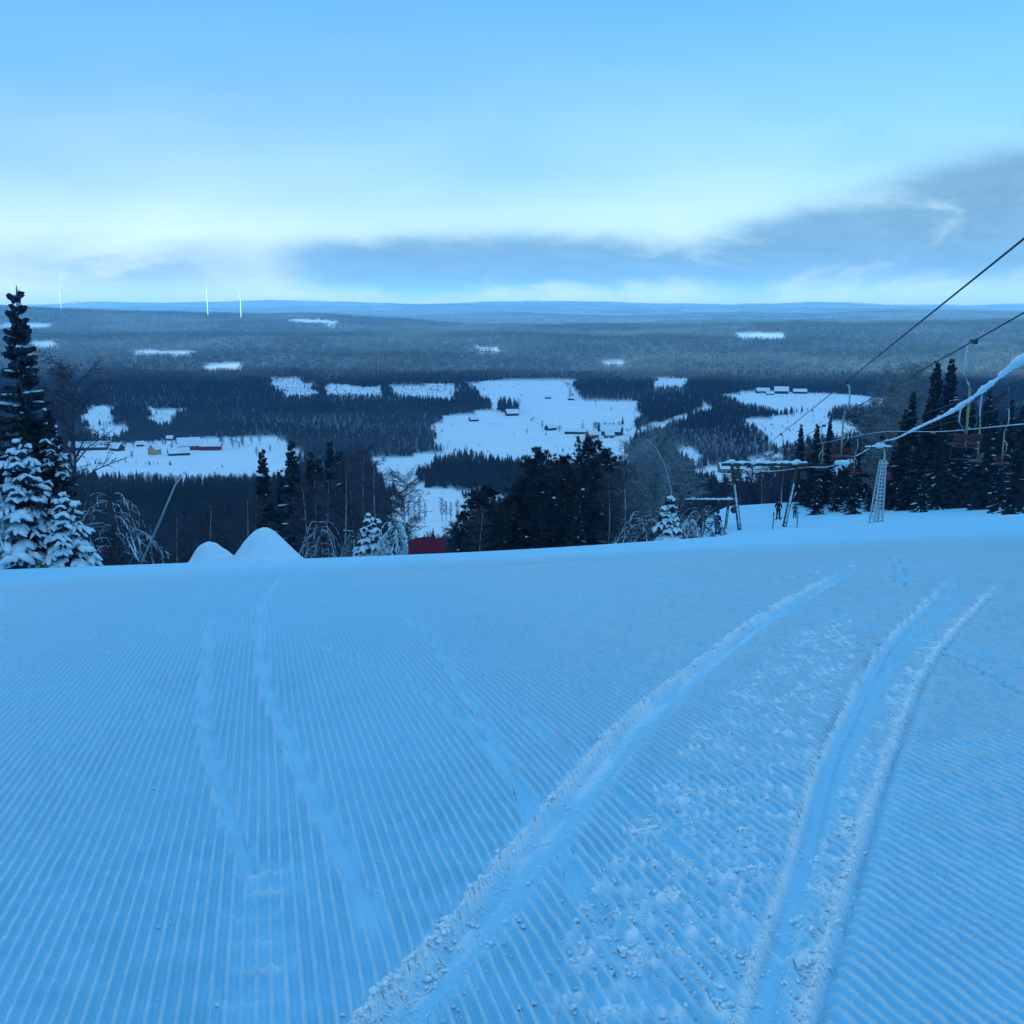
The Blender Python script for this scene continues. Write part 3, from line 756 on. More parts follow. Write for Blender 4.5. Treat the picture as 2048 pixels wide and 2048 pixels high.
def birch(seed, h=12., Rr=2.2, tw='twigs', bk='birch_bark', thick=1.0, dens=1.0, lowest=.28, snow=0):
    rd = random.Random(seed); tr, cr, sn = MB(), MB(), MB()
    ph = rd.random()*6; k = h*.018
    def axis(z): return Vector((k*math.sin(z/h*4+ph)-k*math.sin(ph), k*math.cos(z/h*3.3+ph)-k*math.cos(ph), z))
    tr.tube([axis(h*t) if t else Vector((0, 0, -.4)) for t in (0, .2, .4, .6, .8, .98)], [h*.0095*(1-t*.9)+.006 for t in (0, .2, .4, .6, .8, 1)], 6)
    nb = int(30*dens)
    for i in range(nb):
        t = lowest+(1-lowest)*(i+rd.random())/nb; z = h*t*.97; az = rd.random()*6.28
        env = math.sin(min(1, (t-lowest*.7)/(1-lowest*.7))*math.pi*.92)**.6
        L = Rr*max(.22, env)*rd.uniform(.7, 1.25); el = rd.uniform(.55, 1.1)
        d = Vector((math.sin(az)*math.cos(el), math.cos(az)*math.cos(el), math.sin(el)))
        out = Vector((math.sin(az), math.cos(az), 0))
        b = axis(z); p1 = b+d*L*.5; p2 = p1+(d*.6+out*.5).normalized()*L*.4; p3 = p2+(out*.7+Vector((0, 0, rd.uniform(-.5, .5)))).normalized()*L*.3
        cr.tube([b, p1, p2, p3], [(.012+.011*L)*thick, (.010+.006*L)*thick, .012*thick, .008*thick], 3, 0, False)
        for j in range(int(7*dens)+2):
            s = rd.random(); p = b+(p1-b)*s*2 if s < .5 else p1+(p2-p1)*(s-.5)*2
            a2 = az+rd.uniform(-1.5, 1.5); e2 = rd.uniform(-.1, 1.0); l2 = L*rd.uniform(.25, .5)+.15
            d2 = Vector((math.sin(a2)*math.cos(e2), math.cos(a2)*math.cos(e2), math.sin(e2)))
            q1 = p+d2*l2; cr.tube([p, p+d2*l2*.6, q1], [.012*thick, .011*thick, .007*thick], 3, 0, False)
            for g in range(5):
                s3 = rd.uniform(.3, 1); o = p+d2*l2*s3; dn = rd.uniform(-.9, .35)
                v = (Vector((rd.gauss(0, .7), rd.gauss(0, .7), dn))+d2*.5).normalized()*rd.uniform(.2, .5)
                sd = v.cross(Vector((rd.random()-.5, rd.random()-.5, .3))).normalized()*.012*thick
                cr.quad(o-sd, o+v*.55-sd*.9+Vector((0, 0, -.02)), o+v, o+sd)
    return {'trunk': (tr, bk), 'crown': (cr, tw), 'snow_load': (sn, 'tree_snow')}, h
def weeping(seed, h=3.2, Rr=1.8, arcs=22, load=1.0, fringe=1.0):
    """young trees bowed down under snow: fronds that arch out from the stem and hang to the ground, coated with rime and snow"""
    rd = random.Random(seed); tr, cr, sn = MB(), MB(), MB()
    tr.tube([(0, 0, -.4), (.05, 0, h*.4), (.1, .05, h*.9)], [.07, .05, .02], 5)
    for i in range(arcs):
        az = i*2.4+rd.random(); d = Vector((math.sin(az), math.cos(az), 0)); side = Vector((d.y, -d.x, 0))
        z0 = h*(.25+.72*(i+rd.random())/arcs); L = Rr*rd.uniform(.5, 1.1)*(1.15-.45*z0/h); ap = rd.uniform(.04, .16)*h; fl = rd.uniform(.45, .95); bend = rd.uniform(-.3, .3)
        def P(s): return Vector((0, 0, z0))+d*L*(1-(1-s)**1.8)+side*bend*L*s*s+Vector((0, 0, ap*math.sin(min(s*1.5, 1)*math.pi)*.6-z0*fl*s**2.2))
        pts = [P(s/8) for s in range(9)]
        cr.tube(pts, [.016*(1-.09*k) for k in range(9)], 3, 0, False)
        r0 = rd.uniform(.014, .034)*load; q = []; rr = []
        for k in range(17):
            p = P(.1+.9*k/16); q.append(p+Vector((rd.gauss(0, .012), rd.gauss(0, .012), .012+r0*.5))); rr.append(r0*rd.uniform(.35, 1.5))
        rr[0] = rr[-1] = .005; sn.tube(q, rr, 5, 0, True, .9)
        for j in range(int(30*fringe)):
            s = rd.uniform(.12, 1); p = P(s); l = rd.uniform(.10, .38)*min(1.1, .35+h*.2)
            if p.z-l < -.2: l = max(.05, p.z+.15)
            sg = rd.choice((-1, 1)); v = (Vector((rd.gauss(0, .25), rd.gauss(0, .25), -rd.uniform(.5, 1.2)))+side*sg*rd.uniform(.1, .8)+d*rd.uniform(0, .4)).normalized()*l
            if rd.random() < .62*min(1, load):
                w = rd.uniform(.010, .030)*load
                sn.tube([p, p+v*.35, p+v*.7+Vector((0, 0, -.02)), p+v], [w*.5, w*rd.uniform(.8, 1.5), w*rd.uniform(.5, 1.3), w*.2], 4, 1 if rd.random() < .7 else 0, False)
            sd = (side*.6+d*.4)*.05*rd.uniform(.5, 1.3)
            cr.tri(p-sd, p+v*1.2, p+sd, 1 if fringe > 1 else 0)
    return {'trunk': (tr, 'bark'), 'branches': (cr, ['twigs', 'needles']), 'snow_load': (sn, ['tree_snow', 'rime'])}, h
TREECACHE = {}
def tree_proto(key, gen, *a, **k):
    if key not in TREECACHE:
        parts, h = gen(*a, **k)
        TREECACHE[key] = ({n: mb.mesh(key+'_'+n, m, n == 'trunk' or n == 'snow_load') for n, (mb, m) in parts.items() if mb.f}, h)
    return TREECACHE[key]
def place_tree(key, name, label, x, y, h, rz=0, group=None, wide=1.0, cat='tree', lean=(0, 0)):
    me, h0 = TREECACHE[key]; s = h/h0
    t = thing(name, label, cat, (x, y, Z(x, y)-.05), rz, group, (s*wide, s*wide, s))
    t.rotation_euler = (lean[0], lean[1], rz)
    for n, m in me.items():
        p = ob(n, m, t)
        if n in ('snow_load', 'branches', 'crown'): p['kind'] = 'stuff'
    return t
for i in range(4): tree_proto('spruce%d' % i, spruce, 10+i, 12., (1.75, 2.1, 1.55, 2.3)[i], (.05, .10, .04, .12)[i])
for i in range(2): tree_proto('snowspruce%d' % i, spruce, 30+i, 5., (1.35, 1.15)[i], .38, .25, .02, 1.0)
tree_proto('loaded', spruce, 44, 2.8, .95, 1.0, .15, .0, 1.9)
for i in range(3): tree_proto('pine%d' % i, pine, 50+i, 12., (2.1, 1.8, 2.3)[i])
for i in range(3): tree_proto('birch%d' % i, birch, 60+i, 12., (2.2, 1.8, 2.4)[i], 'twigs', 'birch_bark', 1.25, 1.35)
for i in range(2): tree_proto('frost_birch%d' % i, birch, 70+i, 12., (3.0, 2.5)[i], 'frost_twigs', 'bark', 1.5, 1.9, .16)
# ------------------------------------------------------------------ forests as masses
def low_conifer(seed, h=13., r=2.2, tiers=6, n=7):
    rd = random.Random(seed); m = MB()
    m.tube([(0, 0, -1), (0, 0, h*.3)], [.16, .12], 3, 1, False)
    for k in range(tiers):
        t = k/(tiers-1); z0 = h*(.08+.78*t); rr = r*(1-t)**.85+.28; top = z0+h*.24*(1-.35*t); a0 = rd.random()*6
        for j in range(n):
            a = a0+j*6.283/n; b = a+6.283/n*.5; q = rr*rd.uniform(.65, 1.25); q2 = rr*.42
            p0 = (q*math.sin(a), q*math.cos(a), z0-rd.uniform(0, .5)); p1 = (q2*math.sin(b), q2*math.cos(b), z0+.35); pm = (q2*math.sin(a-6.283/n*.5), q2*math.cos(a-6.283/n*.5), z0+.35)
            m.tri(pm, p0, (0, 0, top), 0); m.tri(p0, p1, (0, 0, top), 0)
    return m
def low_birch(seed, h=12., r=2.0, n=60, w=.11):
    rd = random.Random(seed); m = MB()
    m.tube([(0, 0, -1), (.1, 0, h*.5), (0, .1, h*.95)], [.13, .09, .03], 3, 1, False)
    for k in range(n):
        t = rd.random(); z = h*(.25+.7*t); a = rd.random()*6.283; e = r*math.sin((.12+.88*t)*math.pi*.95)**.6*rd.uniform(.4, 1.1)+.2
        b = Vector((math.sin(a)*e*.25, math.cos(a)*e*.25, z-e*.5)); tip = Vector((math.sin(a)*e, math.cos(a)*e, z+e*.5*rd.uniform(.3, 1.2)))
        sd = Vector((math.cos(a), -math.sin(a), rd.uniform(-.4, .4))).normalized()*w*rd.uniform(.6, 1.6)
        m.quad(b-sd*.4, tip*.6+b*.4-sd, tip, tip*.6+b*.4+sd, 0)
    return m
def joined(key, gen, *a, **k):
    parts, h = gen(*a, **k); m = MB(); mats = []
    for n, (mb, mt) in parts.items():
        mt = [mt] if isinstance(mt, str) else mt; m.merge(mb, None, len(mats)); mats += mt
    return bpy.data.objects.new(key, m.mesh(key, mats))
PROTO = {}
def proto(key, mb, mats): PROTO[key] = bpy.data.objects.new(key, mb.mesh(key, mats))
def clump(seed, n, side, conifer_share):
    rd = random.Random(seed); m = MB(); g = int(math.ceil(math.sqrt(n)))
    for i in range(n):
        x = (i % g+.5+rd.uniform(-.45, .45))/g*side-side/2; y = (i//g+.5+rd.uniform(-.45, .45))/g*side-side/2; s = rd.uniform(.65, 1.2)
        if rd.random() < conifer_share: q = low_conifer(rd.randint(0, 999), 13, 2.5, 3, 5)
        else: q = low_birch(rd.randint(0, 999), 11, 2.4, 16, .4)
        m.merge(q, Matrix.Translation((x, y, 0)) @ Matrix.Rotation(rd.random()*6.28, 4, 'Z') @ Matrix.Diagonal((s, s, s, 1)))
    return m
for i in range(2):
    PROTO['ns%d' % i] = joined('ns%d' % i, spruce, 80+i, 14., 2.3, .05, .5)
    PROTO['nb%d' % i] = joined('nb%d' % i, birch, 84+i, 12., 2.3, 'forest_twigs', 'bark', 2.2, 1.1)
for i in range(3):
    proto('lc%d' % i, low_conifer(90+i, (13, 11, 14)[i], (2.7, 3.1, 2.4)[i], 7, 8), ['forest_needles', 'bark'])
    proto('lb%d' % i, low_birch(94+i, 11, 3.0, 130, .08), ['forest_twigs', 'bark'])
for i in range(3): proto('ck%d' % i, clump(97+i, 9, 24, .75), ['forest_needles', 'bark'])
for i in range(3): proto('cf%d' % i, clump(197+i, 16, 48, .8), ['forest_needles', 'bark'])
def forest_nodes(protos):
    g = bpy.data.node_groups.new('scatter', 'GeometryNodeTree')
    g.interface.new_socket('Geometry', in_out='INPUT', socket_type='NodeSocketGeometry'); g.interface.new_socket('Geometry', in_out='OUTPUT', socket_type='NodeSocketGeometry')
    N = g.nodes; Lk = g.links; gi = N.new('NodeGroupInput'); go = N.new('NodeGroupOutput')
    jn = N.new('GeometryNodeJoinGeometry')
    for p in reversed(protos):
        oi = N.new('GeometryNodeObjectInfo'); oi.inputs['Object'].default_value = PROTO[p]; oi.inputs['As Instance'].default_value = True
        Lk.new(oi.outputs['Geometry'], jn.inputs[0])
    ip = N.new('GeometryNodeInstanceOnPoints'); ip.inputs['Pick Instance'].default_value = True
    def attr(n, t):
        a = N.new('GeometryNodeInputNamedAttribute'); a.data_type = t; a.inputs[0].default_value = n; return a.outputs[0]
    Lk.new(gi.outputs[0], ip.inputs['Points']); Lk.new(jn.outputs[0], ip.inputs['Instance'])
    Lk.new(attr('pick', 'INT'), ip.inputs['Instance Index'])
    cb = N.new('ShaderNodeCombineXYZ'); Lk.new(attr('rot', 'FLOAT'), cb.inputs[2])
    er = N.new('FunctionNodeEulerToRotation'); Lk.new(cb.outputs[0], er.inputs[0]); Lk.new(er.outputs[0], ip.inputs['Rotation'])
    Lk.new(attr('size', 'FLOAT_VECTOR'), ip.inputs['Scale'])
    Lk.new(ip.outputs[0], go.inputs[0]); return g
def forest(name, label, x, y, protos, pick, size, frost, seed=0):
    rs = np.random.RandomState(seed); n = len(x); z = H(x, y)-.3
    me = bpy.data.meshes.new(name); me.vertices.add(n); me.vertices.foreach_set('co', np.stack([x, y, z], -1).astype(np.float32).ravel())
    def at(nm, typ, d, key='value'):
        a = me.attributes.new(nm, typ, 'POINT'); a.data.foreach_set(key, np.ascontiguousarray(d).ravel())
    at('pick', 'INT', pick.astype(np.int32)); at('rot', 'FLOAT', (rs.rand(n)*6.28).astype(np.float32)); at('frost', 'FLOAT', frost.astype(np.float32))
    w = size*(.85+.3*rs.rand(n)); at('size', 'FLOAT_VECTOR', np.stack([w, w, size], -1).astype(np.float32), 'vector')
    o = ob(name, me); md = o.modifiers.new('scatter', 'NODES'); md.node_group = forest_nodes(protos)
    return tag(o, label, 'forest', kind='stuff')
def scatter(y0, y1, cell, seed, half=.60):
    rs = np.random.RandomState(seed); w = half*y1+30
    gx = np.arange(-w, w, cell); gy = np.arange(y0, y1, cell); X, Y = np.meshgrid(gx, gy)
    X = X+(rs.rand(*X.shape)-.5)*cell*.95; Y = Y+(rs.rand(*Y.shape)-.5)*cell*.95
    x, y = X.ravel(), Y.ravel(); k = np.abs(x) < half*y+30; x, y = x[k], y[k]
    k = ~field_mask(x, y); return x[k], y[k], rs
def frostf(x, y): return np.clip(.06+2.0*fbm(x/300, y/480, 4, 101), 0, .9)
def tune(x, y, rs, amp=.55):
    return (.78+.30*fbm(x/120, y/120, 3, 33)*2)*(1-amp/2+amp*rs.rand(len(x)))
def mixpick(x, y, rs, share, ncon, nbir):
    con = rs.rand(len(x)) < np.clip(share+2.2*fbm(x/150, y/150, 3, 55), .05, .97)
    return np.where(con, rs.randint(0, ncon, len(x)), ncon+rs.randint(0, nbir, len(x)))
def build_forests():
    x, y, rs = scatter(112, 330, 4.2, 1)
    k = ~((x > .10*y) & (x < .42*y+6) & (y < 134)) & ~((x > 15) & (x < 70) & (y > 112) & (y < 150) & (rs.rand(len(x)) < .3)); x, y = x[k], y[k]
    s = np.clip(tune(x, y, rs), .4, 1.1)*np.where(y < 170, .78, .95)
    forest('hillside_forest', 'dark mixed forest on the steep hillside just below the slope edge', x, y, ['ns0', 'ns1', 'nb0', 'nb1'], mixpick(x, y, rs, .32, 2, 2), s, frostf(x, y)*.25, 1)
    x, y, rs = scatter(330, 1000, 4.9, 2)
    forest('valley_side_forest', 'dark forest of birch and spruce running down to the valley farms', x, y, ['lc0', 'lc1', 'lc2', 'lb0', 'lb1', 'lb2'], mixpick(x, y, rs, .30, 3, 3), np.clip(tune(x, y, rs), .4, 1.15)*.95, frostf(x, y)*.35, 2)
    x, y, rs = scatter(1000, 2300, 6.3, 3)
    forest('valley_forest', 'forest on the valley floor around the snowy farm fields', x, y, ['lc0', 'lc1', 'lc2', 'lb0', 'lb1', 'lb2'], mixpick(x, y, rs, .45, 3, 3), np.clip(tune(x, y, rs), .35, 1.15), frostf(x, y)*.6, 3)
    x, y, rs = scatter(2300, 4700, 20, 4)
    forest('ridge_forest', 'wide spruce forest rising beyond the fields to the wind turbine ridge', x, y, ['ck0', 'ck1', 'ck2'], rs.randint(0, 3, len(x)), np.clip(tune(x, y, rs), .5, 1.25), frostf(x, y)*.60, 4)
    x, y, rs = scatter(4700, 12500, 44, 5)
    forest('distant_forest', 'hazy forest stretching over the low hills to the horizon', x, y, ['cf0', 'cf1', 'cf2'], rs.randint(0, 3, len(x)), np.clip(tune(x, y, rs), .6, 1.3), frostf(x, y)*.40, 5)
    # low scrub on the clearings
    rs = np.random.RandomState(9); X = []; Y = []
    for k, n in (('far_j', 500), ('far_b', 500), ('far_l', 200), ('far_h', 160), ('center', 160)):
        pl = np.array(FIELDS[k]); lo, hi = pl.min(0), pl.max(0); q = lo+(hi-lo)*rs.rand(n*3, 2); q = q[inpoly(q[:, 0], q[:, 1], FIELDS[k])][:n]
        if k == 'center': q = q[(q[:, 1] > 1800)]
        X.append(q[:, 0]); Y.append(q[:, 1])
    q = np.array([100, 1780])+np.array([140, 330])*rs.rand(700, 2); X.append(q[:, 0]); Y.append(q[:, 1])
    for k, pl in FIELDS.items():                                     # brushy edges and ditch lines
        n = len(pl)
        for i in range(n):
            p0, p1 = np.array(pl[i], float), np.array(pl[(i+1) % n], float); L = np.hypot(*(p1-p0)); c = int(L/7)
            t = rs.rand(c, 1); q = p0+(p1-p0)*t+rs.randn(c, 2)*np.array([9, 22]); X.append(q[:, 0]); Y.append(q[:, 1])
    for (x0, y0, x1, y1, c) in ((-95, 1450, 130, 1500, 30), (20, 1700, 60, 1100, 22), (-60, 1180, 100, 1230, 26), (380, 1820, 620, 1790, 26), (-430, 1100, -220, 1010, 34), (-480, 1230, -260, 1290, 20), (300, 1420, 430, 1300, 20)):
        t = rs.rand(c, 1); q = np.array([x0, y0])+np.array([x1-x0, y1-y0])*t+rs.randn(c, 2)*2.5; X.append(q[:, 0]); Y.append(q[:, 1])
    x = np.concatenate(X); y = np.concatenate(Y)
    forest('clearing_scrub', 'low frosty scrub and saplings on the cleared ground beside the fields', x, y, ['lb0', 'lb1', 'lb2', 'lc0'], rs.randint(0, 4, len(x)), .10+.38*rs.rand(len(x))**2, .15+.5*rs.rand(len(x))**2, 6)
build_forests()
# ------------------------------------------------------------------ single trees near the slope
def near_trees():
    rd = random.Random(5)
    LAB = {('spruce', 'A'): ('dark_spruce', 'dark spruce among the birches behind the snow heaps', 'spruces of the thicket behind the snow heaps'),
           ('birch', 'A'): ('bare_birch', 'bare pale-trunked birch in the thicket around the snow heaps', 'bare birches of the thicket behind the snow heaps'),
           ('pine', 'B'): ('dark_pine', 'dark bushy pine in the clump right of the red net', 'pines of the clump beside the red net'),
           ('spruce', 'B'): ('dark_spruce', 'dark narrow spruce squeezed between the pines of the clump', 'spruces inside the pine clump'),
           ('birch', 'B'): ('bare_birch', 'thin bare birch standing at the pine clump', 'birches at the pine clump'),
           ('frost_birch', 'C'): ('frosted_birch', 'frosted grey birch with wide crown between pine clump and tow-lift frame', 'frosted birches beside the pine clump'),
           ('spruce', 'D'): ('tall_spruce', 'dark spruce in the wood under the chairlift ropes', 'spruces of the wood at the chairlift'),
           ('birch', 'D'): ('bare_birch', 'bare dark birch in the wood along the lifts', 'bare birches of the wood at the lifts'),
           ('frost_birch', 'D'): ('frosted_birch', 'frosted pale birch behind the lattice lift mast', 'frosted birches behind the lattice mast'),
           ('snowspruce', 'E'): ('small_spruce', 'small snow-dusted spruce at the foot of the wood beside the lift mast', 'small snowy spruces at the edge of the piste')}
    for i, (k, x, y, h, g) in enumerate(NEAR):
        n = {'spruce': 4, 'pine': 3, 'birch': 3, 'frost_birch': 2, 'snowspruce': 2}[k]
        nm, lb, gr = LAB[(k, g)]
        h0 = h; w = rd.uniform(.85, 1.15)*(1.25 if h < 8 and k != 'snowspruce' else 1)
        if k == 'snowspruce': h += .9; w *= 1.1
        hs = [q[3] for q in NEAR if q[0] == k and q[4] == g]
        if len(hs) > 3 and hs.count(h0) == 1 and h0 in (max(hs), min(hs)): lb = ('tallest ' if h0 == max(hs) else 'shortest ')+lb; gr = None
        place_tree('%s%d' % (k, i % n), nm, lb, x, y, h, rd.random()*6.28, gr, w)
near_trees()
# ------------------------------------------------------------------ trees and shrubs singled out along the slope edge
tree_proto('edge_spruce', spruce, 201, 9.2, 1.7, .40, .34, .06, 1.2)
place_tree('edge_spruce', 'tall_spruce', 'slender tall spruce with bare top shoots at the slope edge above the bowed snowy trees', -15.35, 34, 9.1, .4, wide=1.0)
tree_proto('edge_spruce_b', spruce, 207, 9., 2.0, .22, .30, .03, 1.1)
place_tree('edge_spruce_b', 'dark_spruce', 'dense dark spruce behind the slender tall spruce at the slope edge', -17.2, 34.5, 7.6, 2.0)
tree_proto('laden', spruce, 305, 4.2, 1.75, 1.0, .19, .0, 2.0); tree_proto('ladenB', spruce, 306, 3.0, 1.35, 1.0, .17, .0, 2.1)
tree_proto('weepA', weeping, 301, 3.6, 1.5, 52, 1.25, 1.35); tree_proto('weepB', weeping, 302, 2.5, 1.3, 34, 1.2, 1.2); tree_proto('weepC', weeping, 303, 2.4, 1.5, 26, .38, .9)
place_tree('laden', 'snow_laden_spruce', 'young spruce with boughs hanging under thick snow beneath the tall spruce', -14.75, 32.0, 4.0, .3)
place_tree('ladenB', 'snow_laden_spruce', 'smaller snow-laden spruce between tall spruce and snow lance', -13.55, 31.9, 2.3, 1.2)
place_tree('laden', 'snow_laden_spruce', 'snow-laden young spruce pressed against the foot of the dense dark spruce', -16.3, 32.3, 3.6, 2.3)
place_tree('weepA', 'snow_bowed_tree', 'thin tree bowed under snow between the two largest snow-laden young spruces', -15.5, 31.4, 3.0, 2.3, wide=.6)
place_tree('weepC', 'arching_shrub', 'arching twiggy shrub with snow along its bows beside the snow lance', -14.4, 38, 2.9, 2.2, cat='shrub', wide=1.3)
tree_proto('edge_birch', birch, 211, 13., 2.9, 'twigs', 'bark', 1.6, 1.3, .22)
place_tree('edge_birch', 'bare_birch', 'large bare dark birch just right of the slender tall spruce', -24.4, 60, 13.3, 1.0)
tree_proto('edge_spruce_c', spruce, 209, 8., 1.7, .55, .26, .02, 1.3)
place_tree('edge_spruce_c', 'snowy_spruce', 'short snow-laden spruce in front of the large bare birch', -14.6, 33.6, 5.2, 2.0)
for i, (x, y, h, k, lb) in enumerate([(-8.3, 45, 2.2, 'weepC', 'snowy twiggy bush close behind the taller snow heap'), (-6.2, 46, 2.5, 'ladenB', 'bushy young spruce thick with snow under the birches'),
                                      (-5.0, 45, 2.1, 'weepB', 'rounded snow-wrapped bush next to the red net'), (-7.2, 48, 2.0, 'weepC', 'sparse snowy bush between two thicker snow bushes')]):
    place_tree(k, 'snowy_bush', lb, x, y, h, i*1.7, cat='bush', wide=1.0)
place_tree('loaded', 'snow_spruce', 'little spruce packed white with snow beside the bent frosted sapling', 7.5, 50, 2.75, .5)
place_tree('weepC', 'arching_shrub', 'arching bare shrub left of the little white spruce', 6.2, 50.5, 2.5, .2, cat='shrub', wide=1.5)
place_tree('weepC', 'arching_shrub', 'low frosted shrub right of the little white spruce', 9.6, 53, 1.9, 2.9, cat='shrub', wide=1.5)
place_tree('weepB', 'arching_shrub', 'rime-covered low shrub between little white spruce and tow-lift frame', 8.7, 52, 1.5, 1.9, cat='shrub', wide=1.3)
def bent_sapling():
    x, y = 7.9, 51; t = thing('bent_sapling', 'bent frosted sapling leaning over the little white spruce', 'tree', (x, y, Z(x, y)-.05))
    m = MB(); pts = [Vector((0, 0, 0)), Vector((-.08, 0, 1.6)), Vector((-.25, 0, 3.1)), Vector((-.6, .1, 4.4)), Vector((-1.05, .15, 5.2)), Vector((-1.5, .2, 5.6))]
    m.tube(pts, [.045, .036, .03, .024, .016, .008], 6); m.build('trunk', 'bark', t, True)
    s = MB(); s.tube([p+Vector((.02, -.02, .03)) for p in pts[1:]], [.012, .016, .012, .012, .006], 5); s.build('snow_load', 'rime', t, True)
    b = MB(); rd = random.Random(3)
    for i in range(90):
        f = rd.uniform(.3, 1)*4.999; k = int(f); p = pts[k].lerp(pts[k+1], f-k)
        v = Vector((rd.uniform(-.9, .5), rd.uniform(-.6, .6), rd.uniform(-.6, .6)))*rd.uniform(.5, 1.1)
        b.tube([p, p+v*.6+Vector((0, 0, .06)), p+v+Vector((0, 0, -.12))], [.014, .011, .006], 3, 0, False)
    b.build('branches', 'frost_twigs', t)['kind'] = 'stuff'
bent_sapling()
# ------------------------------------------------------------------ snow heaps and snow lance
def heap(label, cx, cy, tops, rx, ry, seed):
    n, mr = 48, 22; co = []; q = []; rs = np.random.RandomState(seed)
    zc = Z(cx, cy)
    for i in range(mr+1):
        r = i/mr
        for j in range(n):
            a = 2*math.pi*j/n; w = 1+.10*math.sin(a*2+seed)+.06*math.sin(3*a)
            x = cx+rx*r*w*math.cos(a); y = cy+ry*r*w*math.sin(a)
            z = sum(h*math.exp(-(((x-cx-ox)/sx)**2+((y-cy-oy)/sy)**2)**1.35) for ox, oy, h, sx, sy in tops)
            co.append((x-cx, y-cy, Z(x, y)-zc+z*(1-r**4)-.12*r**3+.16*float(fbm(x*1.9, y*1.9, 4, seed))*(1-r**3)))
    for i in range(mr):
        for j in range(n): q.append((i*n+j, (i+1)*n+j, (i+1)*n+(j+1) % n, i*n+(j+1) % n))
    o = ob('snow_heap', np_mesh('snow_heap', np.array(co), np.array(q), 'gun_snow'), loc=(cx, cy, zc)); tag(o, label, 'snow heap')
heap('taller steep heap of machine-made snow with rounded peak', -9.45, 40, [(-.25, 0, .62, .85, 1.5), (.40, 0, .55, 1.0, 1.4), (-.1, .2, .42, 1.6, 1.8)], 2.5, 3.0, 3)
heap('lower heap of machine-made snow with a sloping shoulder, beside the taller heap', -11.5, 40.2, [(-.28, 0, .48, .50, 1.2), (.35, 0, .40, .75, 1.3), (-.1, 0, .36, 1.05, 1.5)], 1.9, 2.5, 4)
def snow_lance():
    x, y = -12.65, 35; g = Z(x, y); t = thing('snow_lance', 'thin slanting frosted snow lance pole left of the snow heaps', 'snow lance', (x, y, g))
    a = Vector((0, 0, -.3)); b = Vector((1.55, 0, 2.85)); c = Vector((1.85, 0, 3.22))
    m = MB(); m.tube([a, a.lerp(b, .5)+Vector((.03, 0, 0)), b], [.017, .015, .013], 6); m.build('pole', 'steel', t, True)
    m = MB(); m.tube([b, c-(c-b)*.25], [.028, .026], 6); m.build('arm', 'galvanised', t, True)
    m = MB(); m.lump(c, (.075, .075, .06), random.Random(1), 0, 8, 5); m.build('nozzle_head', 'rime', t, True)
    m = MB(); m.tube([a.lerp(b, s)+Vector((-.012, -.01, .02)) for s in (.15, .4, .6, .8, 1)], [.006, .010, .007, .011, .009], 5); m.build('rime_coat', 'rime', t, True)
snow_lance()
def red_net():
    x0, x1, y = -3.95, -2.55, 40; g = Z(-3.2, y); t = thing('safety_net', 'dark red safety net panel standing behind the slope edge', 'safety net', (-3.2, y, g))
    for px in (x0, -3.35, x1):
        m = MB(); m.tube([(px+3.2, .04, -.4), (px+3.2, .04, 1.02)], .025, 6); m.build('post', 'dark_steel', t, True)
    for a, b in ((x0, -3.35), (-3.35, x1)):
        n, k = 14, 8; co = []; q = []
        for side in (0, 1):
            for j in range(k+1):
                for i in range(n+1):
                    u = a+(b-a)*i/n; top = .93+.03*math.sin(u*5)+(-.10 if a == x0 else 0)*(1-i/n)
                    co.append((u+3.2, .02*math.sin(u*9+j*.7)-.012*side, -.25+(top+.25)*j/k))
            for j in range(k):
                for i in range(n):
                    o = side*(n+1)*(k+1)+j*(n+1)+i; f = (o, o+1, o+n+2, o+n+1); q.append(f if side else f[::-1])
        ob('net_panel', np_mesh('net_panel', np.array(co), np.array(q), 'red_net'), t)
red_net()
